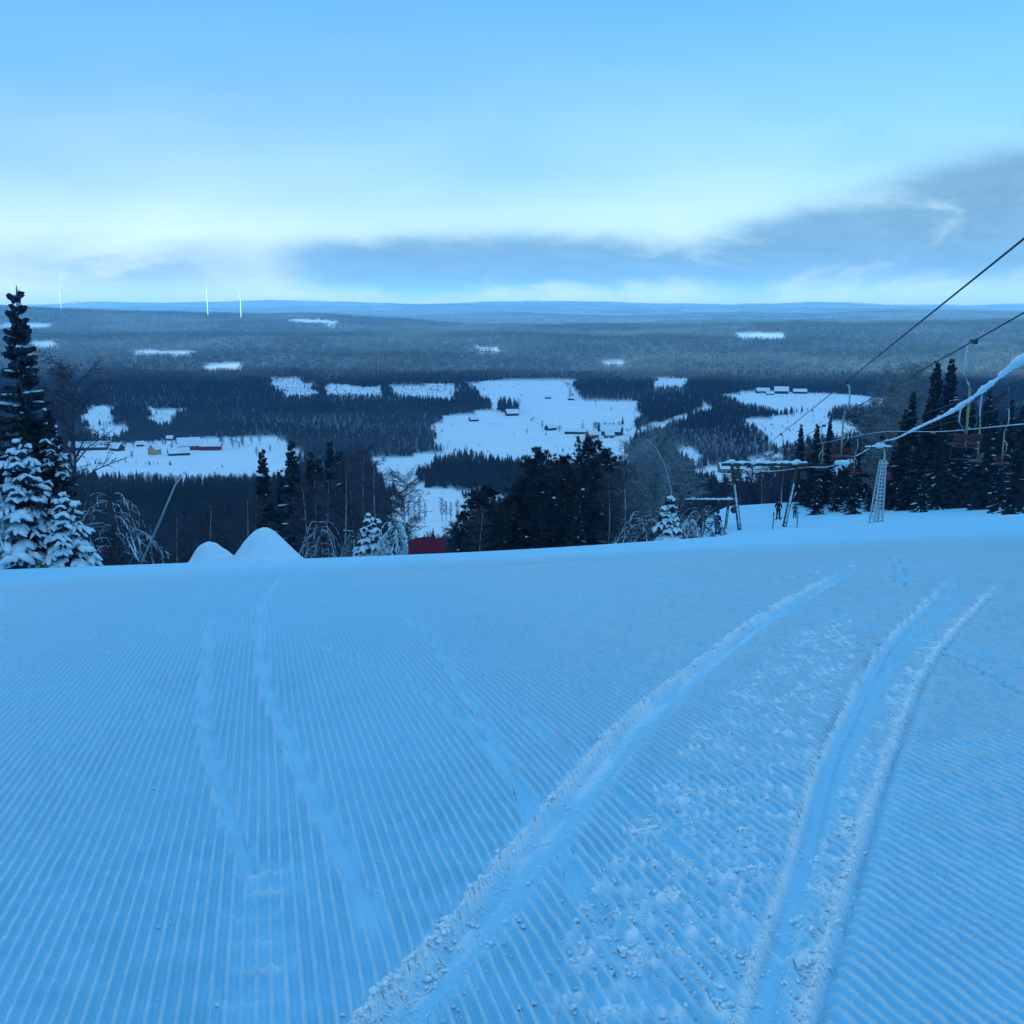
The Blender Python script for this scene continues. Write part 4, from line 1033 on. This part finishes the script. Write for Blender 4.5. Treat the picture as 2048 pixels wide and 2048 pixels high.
# ------------------------------------------------------------------ tow lift: frame, mast, rime cable
def tube_between(a, b, r, n=6):
    m = MB(); m.tube([a, b], r, n); return m
def snow_ridge(pts, r, seed, sag=.6):
    """a ragged bead of snow lying along a line"""
    rd = random.Random(seed); m = MB(); pts = [Vector(p) for p in pts]; q = []
    for i in range(len(pts)-1):
        for k in range(10): q.append(pts[i].lerp(pts[i+1], k/10)+Vector((rd.gauss(0, r*.12), rd.gauss(0, r*.12), rd.gauss(0, r*.15))))
    q.append(pts[-1]); m.tube(q, [r*rd.uniform(.55, 1.35)*(1 if 0 < i < len(q)-1 else .3) for i in range(len(q))], 7, 0, True, .8)
    return m
def tow_frame(label, xl, xr, y, base_l, base_r, beam_z, over, seed, name='tow_lift_frame', wide=.11):
    gx = (xl+xr)/2; g = Z(gx, y); t = thing(name, label, 'lift frame', (gx, y, g))
    for (xt, xb) in ((xl, base_l), (xr, base_r)):
        a = Vector((xb-gx, 0, Z(xb, y)-g-.5)); b = Vector((xt-gx, 0, beam_z-g-.08))
        lg = tube_between(a, b, [wide*1.15, wide*.95], 8).build('leg', 'timber', t, True)
        rd = random.Random(seed+int(xt)); q = [a.lerp(b, s)+Vector((0, -wide*.75, .02)) for s in (.12, .25, .4, .5, .62, .75)]
        snow_ridge(q, wide*.55, seed+3).build('snow_crust', 'rime', lg, True)
    bm = MB(); bm.box(((xl+xr)/2-gx, 0, beam_z-g), (xr-xl+2*over, wide*1.7, wide*1.5)); bo = bm.build('crossbeam', 'dark_steel', t)
    z = beam_z-g+wide*.95
    snow_ridge([(xl-gx-over, 0, z), ((xl-gx)*.4, 0, z), ((xr-gx)*.5, 0, z), (xr-gx+over, 0, z)], wide*1.05, seed).build('snow_cap', 'tree_snow', bo, True)
    for xx in (xl, xr):
        m = MB(); m.lump((xx-gx, 0, z+wide*.4), (wide*2.2, wide*1.6, wide*1.4), random.Random(seed+7)); m.build('snow_clump', 'tree_snow', bo, True)
        m = MB(); m.tube([(xx-gx+.35, -.18, z-.75), (xx-gx+.35, -.10, z-.75)], [.24, .24], 12); m.build('sheave', 'dark_steel', t)
        m = MB(); m.box((xx-gx+.35, -.06, z-.42), (.07, .07, .62)); m.build('sheave_arm', 'dark_steel', t)
    return t
tow_frame('timber tow-lift frame with snow-capped crossbeam standing on the piste', 13.25, 17.2, 64, 13.95, 16.5, -7.92, .62, 5, wide=.115)
tow_frame('lower snow-topped lift frame farther downhill, beside the frosted shrubs', 12.7, 15.2, 74, 12.6, 15.0, -11.95, .6, 9, wide=.09)
def lattice_mast():
    x, y = 20.75, 60; g = Z(x, y); t = thing('lattice_mast', 'pale ladder-like lattice mast with snowy crossarm by the wood', 'lift mast', (x, y, g), .12, None, (.55, .55, .63))
    hh = 5.75; wb, wt = .50, .23; c = Matrix.Rotation
    cor = [(-1, -1), (1, -1), (1, 1), (-1, 1)]; lean = .38
    def P(k, f): w = wb+(wt-wb)*f; return Vector((cor[k][0]*w+lean*f, cor[k][1]*w, hh*f-.4*(1-f)))
    for k in range(4): tube_between(P(k, 0), P(k, 1), [.10, .07], 5).build('corner_post', 'galvanised', t)
    for r in range(1, 19):
        f = r/19
        m = MB(); m.tube([P(0, f), P(1, f)], .065, 4); m.build('rung', 'galvanised', t)
        m = MB(); m.tube([P(2, f), P(3, f)], .03, 4); m.build('rung', 'galvanised', t)
    for r in range(10):
        for s in (0, 2):
            k = (r+s//2) % 2; a = P((1, 2)[k] if s == 0 else (3, 0)[k], r/10); b = P((2, 1)[k] if s == 0 else (0, 3)[k], (r+1)/10)
            tube_between(a, b, .022, 4).build('brace', 'galvanised', t)
    pl = MB(); pl.box((.20, -.47, 2.6), (.62, .03, 5.0), 0, Matrix.Rotation(.06, 3, 'Y'), 1); 
    m = MB(); m.tube([(lean, 0, hh-.1), (lean+.12, 0, hh+.35), (lean+.02, 0, hh+1.1)], [.07, .06, .05], 6); m.build('head_post', 'galvanised', t, True)
    a = MB(); a.box((-.25, 0, hh+1.1), (2.9, .16, .12)); ao = a.build('crossarm', 'dark_steel', t)
    snow_ridge([(-1.7, 0, hh+1.2), (-.5, 0, hh+1.23), (1.2, 0, hh+1.2)], .10, 4).build('snow_cap', 'tree_snow', ao, True)
    m = MB(); m.lump((-.15, -.1, hh+1.3), (.55, .3, .28), random.Random(4), 0, 8, 5); m.build('snow_clump', 'tree_snow', ao, True)
    snow_ridge([(-.46, -.5, .3), (-.30, -.4, 1.7), (-.06, -.3, 3.6)], .05, 6).build('rime_crust', 'rime', t, True)
lattice_mast()
def cable(name, label, pts, r, mat_, rime=None, seed=1, cat='cable'):
    pl = dense([p[:2] for p in pts], 6); zz = dense([(p[2], p[1]) for p in pts], 6)[:, 0]
    P3 = [Vector((a[0], a[1], b)) for a, b in zip(pl, zz)]; t = thing(name, label, cat, P3[0])
    m = MB(); m.tube([p-P3[0] for p in P3], r, 6); m.build('wire', mat_, t, True)
    if rime:
        rd = random.Random(seed); q = []; rr = []
        for i in range(len(P3)-1):
            L = (P3[i+1]-P3[i]).length; n = max(2, int(L/.07))
            for k in range(n):
                p = P3[i].lerp(P3[i+1], k/n); f = float(fbm(p.y/2.1, 3.3, 4, 71))
                v = rime(p.y)*max(.25, .85+2.0*f)*(1+.16*rd.gauss(0, 1))
                q.append(p-P3[0]+Vector((rd.gauss(0, .04)*v, 0, v*.45+rd.gauss(0, .05)*v))); rr.append(max(v, r*1.05))
        rr[0] = rr[-1] = r; m = MB(); m.tube(q, rr, 8, 0, True, 1.05); m.build('rime_coat', 'tree_snow', t, True)
    return t
t = cable('rime_cable', 'cable thickly coated with snow sagging from above the piste to the tow-lift frame', [(7.75, 14.7, 1.02), (9.46, 20, .57), (11.95, 27, -.44), (13.8, 33.5, -1.7), (15.63, 41, -3.06), (18.34, 51, -4.75), (20.7, 60, -6.1), (20.0, 62.3, -7.25), (18.9, 63.3, -7.95), (17.75, 64, -8.1), (17.9, 74, -9.9), (17.6, 84, -11.2)],
          .020, 'cable_steel', lambda y: .058 if y < 25 else max(.026, .058-(y-25)*.0010), 2)
def cable_post():
    x, y = 7.72, 14.6; g = Z(x, y); p = thing('cable_post', 'tarred timber post that carries the near end of the snow-coated cable', 'post', (x, y, g))
    m = MB(); m.tube([(0, 0, -.6), (0, 0, 1.06-g)], [.12, .095], 8); m.build('shaft', 'timber', p, True)
    m = MB(); m.box((0, 0, 1.0-g), (.5, .09, .09)); m.build('bracket', 'dark_steel', p)
    m = MB(); m.lump((0, 0, 1.09-g), (.15, .15, .10), random.Random(5), 0, 8, 5); m.build('snow_cap', 'tree_snow', p, True)
cable_post()
def icicles():
    rd = random.Random(8)
    m = MB()
    base = t.location
    for i in range(9):
        p = Vector((19.9-.10*i+rd.uniform(-.06, .06), 62.6, -7.35-.07*i)); m.tube([p-base, p-base+Vector((rd.uniform(-.08, .25), -.06, -.18-.35*rd.random()))], [.09, .015], 5)
    m.lump(Vector((19.45, 62.6, -7.6))-base, (.55, .18, .16), rd, 0, 8, 4)
    m.build('hanging_snow', 'tree_snow', t, True)['kind'] = 'stuff'
icicles()
cable('frosted_wire', 'thin frosted wire strung level in front of the wood', [(31.4, 110, -12.65), (28.9, 85, -8.5), (26.2, 70, -6.65), (24.4, 60, -5.45), (20.1, 42, -3.05), (17.2, 30, -1.5)], .016, 'galvanised', lambda y: .014, 3)
# ------------------------------------------------------------------ chairlifts
LD = Vector((.193, 1, -.1694))
ROPES = [(5.0, 4.2), (7.2, 4.2), (11.5, 4.1), (15.0, 4.2)]
RL = ['near haul rope of the chairlift, rising steepest over the piste', 'second haul rope of the chairlift with the yellow-poled chair', 'third lift rope passing before the tall spruces', 'outermost lift rope running low before the wood']
def rope_pt(i, y):
    x0, z0 = ROPES[i]; s = (y % 130)/130.; return Vector((x0+LD.x*y, y, CAM_Z+z0+LD.z*y-.0))
for i in range(4):
    ys = [-35, -10, 15, 40, 70, 110, 160, 230, 300]; P3 = [rope_pt(i, y) for y in ys]
    m = MB(); m.tube([p-P3[0] for p in P3], .021 if i < 2 else .019, 6); o = m.build('haul_rope', 'cable_steel', None, True, P3[0]); tag(o, RL[i], 'cable')
def make_chair():
    mesh = {}
    g = MB(); g.box((0, 0, -.02), (.10, .34, .13)); mesh['grip'] = (g.mesh('grip', 'dark_steel'), 0)
    a = MB(); a.tube([(0, 0, -.05), (.16, 0, -.16), (.21, 0, -.55), (.19, 0, -.95), (.05, 0, -1.22), (0, 0, -1.36)], [.034]*6, 7); mesh['hanger_arm'] = (a.mesh('hanger_arm', 'galvanised', True), 0)
    p = MB(); p.tube([(0, 0, -1.33), (0, 0, -3.02)], .036, 7); mesh['pole'] = (p.mesh('pole', 'yellow_paint', True), 0)
    b = MB(); b.tube([(.02, 0, -1.75), (.22, 0, -1.95), (.26, .05, -2.3), (.05, .02, -2.62)], .022, 6); mesh['safety_bow'] = (b.mesh('safety_bow', 'galvanised', True), 0)
    for s in (-1, 1):
        st = MB(); st.box((s*.23, -.10, -2.98), (.37, .40, .05), 0, Matrix.Rotation(R(6), 3, 'X')); st.box((s*.23, -.31, -3.0), (.35, .05, .08)); mesh['seat%d' % s] = (st.mesh('seat', 'red_seat'), 0)
        bk = MB(); bk.box((s*.23, .13, -2.76), (.37, .04, .22), 0, Matrix.Rotation(R(-10), 3, 'X')); mesh['backrest%d' % s] = (bk.mesh('backrest', 'red_seat'), 0)
        ar = MB(); ar.tube([(s*.43, .12, -2.68), (s*.43, -.24, -2.72), (s*.43, -.26, -2.96)], .018, 5); mesh['armrest%d' % s] = (ar.mesh('armrest', 'dark_steel', True), 0)
    f = MB(); f.tube([(-.42, .1, -3.03), (0, .12, -3.04), (.42, .1, -3.03)], .026, 6); f.tube([(-.35, -.12, -3.03), (-.3, -.3, -3.45), (.3, -.3, -3.45), (.35, -.12, -3.03)], .018, 5); mesh['seat_frame'] = (f.mesh('seat_frame', 'dark_steel', True), 0)
    return mesh
CH = make_chair()
def chair(i, y, label, rz=0, tilt=0, group=None):
    p = rope_pt(i, y); t = thing('chairlift_chair', label, 'chairlift chair', p, rz, group)
    for n, (m, _) in CH.items(): ob(n.rstrip('-1'), m, t)
    return t
chair(1, 31, 'red double chair with long white hanger and yellow centre pole, before the tall spruces', math.pi)
chair(0, 43, 'red double chair on yellow pole hanging alone over the piste from the near rope', 0)
chair(2, 47, 'red double chair with frosted yellow pole just before the rightmost spruces', math.pi+.9)
chair(3, 56, 'empty red chair low against the wood on the outermost rope', .3)
for i, ys in ((0, (85, 127, 169)), (1, (73, 115)), (2, (89, 131)), (3, (137,))):
    for y in ys: chair(i, y, 'distant empty red chair hanging before the dark wood', (0 if i % 2 == 0 else math.pi)+.2, group='distant empty lift chairs')
riders = chair(3, 95, 'occupied chair carrying two riders in front of the wood', math.pi)
# ------------------------------------------------------------------ people
def skin_mesh(parent, name, verts, edges, rad, mats, split=None):
    me = bpy.data.meshes.new(name); me.from_pydata(verts, edges, []); o = ob(name, me, parent)
    for m in mats: me.materials.append(MATS[m])
    md = o.modifiers.new('skin', 'SKIN'); md.use_smooth_shade = True
    for v, r in zip(me.skin_vertices[0].data, rad): v.radius = (r, r)
    me.skin_vertices[0].data[0].use_root = True
    sb = o.modifiers.new('sub', 'SUBSURF'); sb.levels = 1; sb.render_levels = 1
    return o
def person(label, loc, rz, h, jacket, trousers, helmet, sit=False, skis=True):
    t = thing('person', label, 'person', loc, rz); k = h/1.75; t.scale = (k, k, k)
    if not sit:
        hip = .92; J = [(0, 0, hip), (0, .02, 1.15), (0, .02, 1.38), (0, 0, 1.52), (0, -.02, 1.66)]
        kn = [(s*.11, -.06, .50) for s in (-1, 1)]; an = [(s*.13, .0, .09) for s in (-1, 1)]; to = [(s*.14, -.17, .06) for s in (-1, 1)]
        hp = [(s*.10, 0, hip-.06) for s in (-1, 1)]; sh = [(s*.19, .02, 1.40) for s in (-1, 1)]; el = [(s*.28, .03, 1.14) for s in (-1, 1)]; ha = [(s*.25, -.16, .98) for s in (-1, 1)]
    else:
        hip = .12; J = [(0, 0, hip), (0, .03, .36), (0, .03, .58), (0, .0, .72), (0, -.03, .86)]
        kn = [(s*.12, -.45, .12) for s in (-1, 1)]; an = [(s*.13, -.50, -.32) for s in (-1, 1)]; to = [(s*.14, -.66, -.36) for s in (-1, 1)]
        hp = [(s*.10, -.02, hip-.02) for s in (-1, 1)]; sh = [(s*.19, .02, .60) for s in (-1, 1)]; el = [(s*.26, -.02, .34) for s in (-1, 1)]; ha = [(s*.16, -.28, .30) for s in (-1, 1)]
    v = list(J); e = [(0, 1), (1, 2), (2, 3), (3, 4)]; r = [.12, .11, .13, .055, .095]
    for i in (0, 1):
        n = len(v); v += [hp[i], kn[i], an[i], to[i]]; r += [.09, .065, .05, .045]; e += [(0, n), (n, n+1), (n+1, n+2), (n+2, n+3)]
        n = len(v); v += [sh[i], el[i], ha[i]]; r += [.06, .048, .036]; e += [(2, n), (n, n+1), (n+1, n+2)]
    skin_mesh(t, 'body', v, e, r, ['skin'])
    v = [J[0], J[1], J[2], (J[2][0], J[2][1], J[2][2]+.09)]; e = [(0, 1), (1, 2), (2, 3)]; r = [.165, .155, .165, .085]
    for i in (0, 1):
        n = len(v); v += [sh[i], el[i], tuple(Vector(el[i]).lerp(Vector(ha[i]), .85))]; r += [.085, .068, .055]; e += [(2, n), (n, n+1), (n+1, n+2)]
    skin_mesh(t, 'jacket', v, e, r, [jacket])
    v = [(J[0][0], J[0][1], J[0][2]-.01)]; e = []; r = [.14]
    for i in (0, 1):
        n = len(v); v += [hp[i], kn[i], an[i]]; r += [.115, .088, .078]; e += [(0, n), (n, n+1), (n+1, n+2)]
    skin_mesh(t, 'trousers', v, e, r, [trousers])
    hd = Vector(J[4]); m = MB(); m.lump(hd+Vector((0, .015, .05)), (.125, .14, .12), random.Random(2), 0, 10, 6); m.build('helmet', helmet, t, True)
    m = MB(); m.box(hd+Vector((0, -.10, .0)), (.15, .05, .06)); m.build('goggles', 'window_glass', t)
    for i in (0, 1):
        m = MB(); m.lump(Vector(ha[i]), (.05, .055, .05), random.Random(3), 0, 6, 4); m.build('glove', 'cloth_black', t, True)
        m = MB(); m.box(Vector(to[i])+Vector((0, .08, .02)), (.11, .30, .16), 0, None, .8); m.build('boot', 'cloth_grey', t)
        if skis: m = MB(); m.box(Vector((to[i][0], to[i][1]+.02, to[i][2]-.05)), (.09, 1.6, .02)); m.build('ski', 'ski_red', t)
    return t
person('skier in black clothes standing at the leg of the tow-lift frame', (22.25, 88, Z(22.25, 88)+.02), 2.6, 1.68, 'cloth_black', 'cloth_black', 'helmet_black')
person('short skier in dark clothes standing just right of the tow-lift frame leg', (23.75, 88.4, Z(23.75, 88.4)+.02), 2.9, 1.25, 'cloth_grey', 'cloth_black', 'helmet_black')
person('skier in navy clothes half hidden by the frosted shrubs left of the tow-lift frame', (12.9, 66, Z(12.9, 66)+.02), 2.4, 1.5, 'cloth_navy', 'cloth_navy', 'cloth_navy')
rp = rope_pt(3, 95)
person('rider in dark jacket sitting on the occupied chairlift chair', rp+Vector((-.23, .06, -3.04)), 0, 1.75, 'cloth_black', 'cloth_grey', 'helmet_black', True, True)
person('rider in pink trousers sitting on the occupied chairlift chair', rp+Vector((.23, .06, -3.04)), 0, 1.7, 'cloth_black', 'cloth_pink', 'helmet_white', True, True)
for x, y, lb in ((13.9, 56, 'thin dark marker stake in the snow before the tow-lift frame, left one'), (16.0, 59, 'thin dark marker stake with a small knob, right of the other stake')):
    t2 = thing('marker_stake', lb, 'stake', (x, y, Z(x, y)))
    m = MB(); m.tube([(0, 0, -.3), (.02, 0, .85)], [.028, .024], 6); m.build('rod', 'timber', t2, True)
    m = MB(); m.tube([(.02, 0, .80), (.02, 0, .92)], [.05, .035], 6); m.build('cap', 'dark_steel', t2, True)
# ------------------------------------------------------------------ wind turbines
def turbine(label, x, y, hub, a0):
    g = Z(x, y); t = thing('wind_turbine', label, 'wind turbine', (x, y, g), .25)
    m = MB(); m.tube([(0, 0, -3), (0, 0, hub*.5), (0, 0, hub)], [2.3, 1.9, 1.3], 12); m.build('tower', 'turbine_white', t, True)
    m = MB(); m.box((0, .8, hub+1.4), (3.6, 10, 3.8)); m.build('nacelle', 'turbine_white', t)
    m = MB(); m.lump((0, -5.2, hub+1.4), (1.9, 2.2, 1.9), random.Random(1), 0, 8, 5); m.build('rotor_hub', 'turbine_white', t, True)
    for k in range(3):
        a = a0+k*2.0944; d = Vector((math.sin(a), 0, math.cos(a))); s = Vector((math.cos(a), 0, -math.sin(a))); c = Vector((0, -5.4, hub+1.4)); b = MB()
        L = [0, .12, .3, .6, 1]; wd = [.5, .8, .6, .35, .12]; n = len(b.v)
        for f, w in zip(L, wd):
            p = c+d*(1+33*f)
            for q in (-s*w+Vector((0, -.15, 0)), Vector((0, -.35*w, 0)), s*w, Vector((0, .3*w, 0))): b.v.append(tuple(p+q))
        for i in range(4):
            for j in range(4): b.f.append((i*4+j, i*4+(j+1) % 4, (i+1)*4+(j+1) % 4, (i+1)*4+j)); b.m.append(0)
        b.f += [(3, 2, 1, 0), (16, 17, 18, 19)]; b.m += [0, 0]
        b.build('blade', 'turbine_white', t, True)
turbine('white wind turbine alone on the far left ridge', -1898, 4600, 108, .3)
turbine('white wind turbine standing left of the horizontal-bladed one', -1195, 4290, 100, 0.05)
turbine('white wind turbine with one blade held level, right of its neighbour', -1040, 4190, 98, 1.50)
# ------------------------------------------------------------------ farm buildings
def building(name, label, x, y, L, Wd, eave, ridge, rz, wall, windows=0, group=None, cat='building', door=True, chimney=False):
    L *= 1.2; Wd *= 1.2; ridge *= 1.55; eave *= 1.15
    g = min(Z(x+dx, y+dy) for dx in (-L/2, 0, L/2) for dy in (-Wd/2, Wd/2)); t = thing(name, label, cat, (x, y, g-.3), rz, group)
    hx, hy = L/2, Wd/2; e = eave+.3; m = MB()
    m.v = [(-hx, -hy, 0), (hx, -hy, 0), (hx, hy, 0), (-hx, hy, 0), (-hx, -hy, e), (hx, -hy, e), (hx, hy, e), (-hx, hy, e), (-hx, 0, e+ridge), (hx, 0, e+ridge)]
    m.f = [(0, 1, 5, 4), (2, 3, 7, 6), (1, 2, 6, 9, 5), (3, 0, 4, 8, 7)]; m.m = [0]*4; m.build('wall', wall, t)
    ov = .6; sl_ = ridge/hy
    def slabs(z0, th, ov):
        b = MB()
        for s in (-1, 1):
            y1 = s*(hy+ov); z1 = e-sl_*ov+z0; zr = e+ridge+z0
            P = [(-hx-ov, 0, zr), (hx+ov, 0, zr), (hx+ov, y1, z1), (-hx-ov, y1, z1)]; Q = [(a, c, d+th) for a, c, d in P]; i = len(b.v); b.v += P+Q
            for q in ((0, 3, 2, 1), (4, 5, 6, 7), (0, 1, 5, 4), (1, 2, 6, 5), (2, 3, 7, 6), (3, 0, 4, 7)): b.f.append(tuple(i+a for a in q)); b.m.append(0)
        return b
    rf = slabs(.03, .12, ov).build('roof', 'roof_tin', t); slabs(.153, .38, ov+.05).build('snow_cover', 'tree_snow', rf)
    if chimney:
        c = MB(); c.box((hx*.3, 0, e+ridge+.7), (.8, .8, 1.6)); c.build('chimney', 'brown_boards', rf)
    if door:
        d = MB(); d.box((-hx*.25, -hy-.04, 1.25+.3), (1.6 if windows else 3.0, .08, 2.1 if windows else 2.6)); d.build('door', 'white_paint' if windows else 'dark_boards', t)
    for k in range(windows):
        for rowz in ((1.9,) if eave < 4 else (1.9, 4.4)):
            px = -hx+(k+.5)*L/windows
            if rowz < 3 and abs(px+hx*.25) < 1.4: continue
            w = MB(); w.box((px, -hy-.05, rowz+.3), (1.35, .10, 1.55)); wo = w.build('window', 'white_paint', t)
            w = MB(); w.box((px, -hy-.107, rowz+.3), (1.05, .012, 1.25)); w.build('pane', 'window_glass', wo)
    return t
building('long_barn', 'long dark barn with snowy roof at the far end of the roadside farm', -476, 1198, 34, 10, 3.6, 3.4, .12, 'brown_boards')
building('shed', 'brown shed with pitched snowy roof between long barn and small hut', -441, 1190, 11, 8, 3.0, 3.2, -.5, 'brown_boards')
building('hut', 'small dark hut with snowy roof between shed and yellow house', -429, 1230, 6.5, 5, 2.2, 2.0, .3, 'dark_boards')
building('yellow_house', 'yellow farmhouse on the left valley farm', -388, 1156, 9, 8, 5.2, 3.2, 1.3, 'yellow_boards', 3, chimney=True, cat='house')
building('red_barn', 'large russet barn with gable towards the yellow house', -364, 1200, 20, 13, 4.6, 5.2, .35, 'russet_boards')
building('red_barn', 'long bright red barn attached beyond the large russet barn', -339, 1199, 19, 9, 4.2, 2.2, .1, 'red_boards')
building('outbuilding', 'low outbuilding with big snowy roof in front of the russet barn', -361, 1153, 18, 9, 2.6, 3.2, .45, 'dark_boards')
building('hut', 'tiny hut at the field edge above the russet barn', -411, 1283, 6, 5, 2.4, 1.8, 0, 'grey_boards')
building('field_barn', 'small lone barn out on the middle of the snowfield', -54, 1511, 10, 7, 2.6, 2.4, .35, 'dark_boards')
building('field_barn', 'barn with bright snowy roof at the foot of the spruce grove', 0, 1575, 15, 9, 3.2, 3.4, .3, 'dark_boards')
building('field_barn', 'tiny hay barn at the upper snowfield, farther from the brush', 61, 1825, 9, 6, 2.4, 1.8, 0, 'dark_boards')
building('field_barn', 'tiny hay barn at the upper snowfield under the tall lone tree', 99, 1803, 9, 6, 2.4, 1.8, 0, 'dark_boards')
building('barn', 'dark low barn at the tree end of the middle farm', 51, 1410, 12, 7, 3.0, 2.6, .7, 'dark_boards')
building('long_barn', 'long low dark barn in the middle farm row', 82, 1366, 24, 8, 3.0, 2.2, -.15, 'dark_boards')
building('farmhouse', 'red farmhouse with white windows in front of the middle farm row', 99, 1320, 11, 9, 4.2, 3.2, .5, 'russet_boards', 3, chimney=True, cat='house')
building('farmhouse', 'small red farmhouse close before the big dark barn', 120, 1319, 9, 7, 3.4, 2.8, .2, 'russet_boards', 3, chimney=True, cat='house')
building('big_barn', 'big dark barn with broad snowy roof at the end of the middle farm', 126, 1344, 20, 13, 5.0, 4.6, -.35, 'dark_boards')
building('farmhouse', 'dark house first in the row of the far right farm, nearest the grove', 443, 1903, 19, 9, 3.6, 3.2, .1, 'dark_boards', 3, cat='house')
building('barn', 'largest dark barn in the middle of the far right farm', 473, 1890, 20, 11, 4.6, 4.4, -.2, 'dark_boards')
building('barn', 'low dark barn at the end of the far right farm', 505, 1888, 19, 8, 3.4, 2.6, -.1, 'dark_boards')
building('shed', 'small white-roofed shed in front of the far right farm', 447, 1864, 11, 6, 2.6, 2.0, 0, 'grey_boards')
building('grey_barn', 'large grey barn on the field beyond the tow-lift frame', 209, 1016, 18, 10, 4.2, 3.0, .1, 'grey_boards')
building('cottage', 'small dark cottage before the grey barn, seen left of the frame leg', 191, 917, 6.5, 5, 2.6, 1.9, .1, 'brown_boards', 2, cat='house')
building('cottage', 'small dark cottage before the grey barn, seen right of the frame leg', 203, 916, 7, 5, 2.6, 1.9, -.1, 'brown_boards', 2, cat='house')
# ------------------------------------------------------------------ single trees on the fields
def far_tree_protos():
    for i in range(3):
        m = low_birch(410+i, 12, 2.6, 110, .10); tk = MB(); tk.tube([(0, 0, -.6), (.05, 0, 6), (0, 0, 10.5)], [.2, .12, .04], 5)
        TREECACHE['fb%d' % i] = ({'trunk': tk.mesh('trunk', 'bark'), 'crown': m.mesh('crown', ['twigs', 'bark'])}, 12.)
        m = low_conifer(420+i, 13, 2.3, 8, 8); tk = MB(); tk.tube([(0, 0, -.6), (0, 0, 9)], [.2, .06], 5)
        TREECACHE['fc%d' % i] = ({'trunk': tk.mesh('trunk', 'bark'), 'crown': m.mesh('crown', ['needles', 'bark'])}, 13.)
far_tree_protos()
def field_trees():
    rd = random.Random(12)
    for i in range(34):                                    # garden trees round the left farm
        x, y = -500+6.2*i+rd.uniform(-4, 4), 1228+rd.uniform(-10, 22)
        if -415 < x < -408: continue
        place_tree('fb%d' % (i % 3), 'farm_tree', 'bare tree in the loose row behind the buildings of the left farm', x, y, rd.uniform(7, 14), rd.random()*6, 'trees behind the left farm', 1.5)
    for i in range(12):
        x, y = 106+3.2*i+rd.uniform(-2, 2), 1378+rd.uniform(-8, 22)
        place_tree('f%s%d' % ('bbc'[i % 3], i % 3), 'farm_tree', 'tree in the dark clump at the back of the middle farm', x, y, rd.uniform(8, 13), rd.random()*6, 'trees behind the middle farm', 1.5)
    for i in range(44):                                    # the grove behind the barn
        a = rd.random()*6.28; r = rd.random()**.5; x, y = -6+17*r*math.cos(a), 1625+38*r*math.sin(a)
        place_tree('f%s%d' % ('c' if rd.random() < .75 else 'b', i % 3), 'grove_tree', 'tree of the small dark grove behind the snow-roofed field barn', x, y, rd.uniform(13, 22), rd.random()*6, 'grove on the snowfield')
    for i in range(13):                                    # row on the near field
        x = -70+3.6*i+rd.uniform(-1, 1); y = 668+rd.uniform(-8, 8)
        if i in (5, 6): continue
        place_tree('fb%d' % (i % 3), 'row_birch', 'slim bare tree in the row crossing the small snowfield above the red net', x, y, rd.uniform(11, 17), rd.random()*6, 'tree row on the small snowfield', .8)
    for x, y, h, w, lb in ((19, 1352, 9, 1.2, 'round bare bush-like tree alone on the snowfield below the grove'), (3, 1340, 5, 1.1, 'tiny bare bush alone on the snowfield'), (40, 1418, 13, 1.1, 'bare tree at the near end of the middle farm'),
                           (62, 1392, 9, 2.4, 'wide frosted tree before the dark low barn'), (92, 1392, 11, 1.6, 'round bare tree behind the long low barn'), (112, 1395, 12, 1.8, 'broad dark tree behind the two red farmhouses'), (122, 1400, 11, 1.6, 'bushy tree behind the big dark barn'), (132, 1392, 12, 1.3, 'bare tree beside the big dark barn'),
                           (97, 1795, 24, .8, 'tall lone tree by the tiny hay barn'), (150, 1620, 9, 1.2, 'small round tree alone on the upper snowfield'), (133, 1700, 6, 1, 'small bush on the upper snowfield'), (150, 1450, 13, 1.0, 'dark pointed tree at the edge of the middle farm'),
                           (-318, 1215, 10, 1.8, 'round bare tree beside the bright red barn'), (-310, 1212, 9, 1.7, 'second round bare tree farther from the bright red barn'), (-276, 1150, 11, 1.4, 'round bare tree alone on the left farm field'), (-268, 1180, 9, 1.4, 'smaller bare tree next to the lone field tree'),
                           (-380, 1190, 10, 1.5, 'frosted tree between yellow house and russet barn'), (-400, 1120, 9, 1.6, 'pale bushy tree in front of the yellow house'), (-372, 1270, 6, 2.2, 'low hedge-like bush above the russet barn')):
        k = 'fc1' if 'pointed' in lb else 'fb%d' % (int(abs(x)) % 3)
        place_tree(k, 'field_tree', lb, x, y, h, x, None, w)
field_trees()
# ------------------------------------------------------------------ air
def build_haze():
    m = MB(); m.box((0, 6500, -30), (24000, 17000, 420)); 
    hz = bpy.data.materials.new('haze_air'); hz.use_nodes = True; n = hz.node_tree.nodes; n.clear()
    v = n.new('ShaderNodeVolumePrincipled'); v.inputs['Color'].default_value = (.24, .56, 1, 1); v.inputs['Density'].default_value = HAZE; v.inputs['Anisotropy'].default_value = 0
    o = n.new('ShaderNodeOutputMaterial'); hz.node_tree.links.new(v.outputs[0], o.inputs['Volume'])
    MATS['haze_air'] = hz
    tag(m.build('haze', 'haze_air'), 'thin cold haze filling the valley air', 'haze', kind='stuff')
HAZE = 7.8e-5
build_haze()
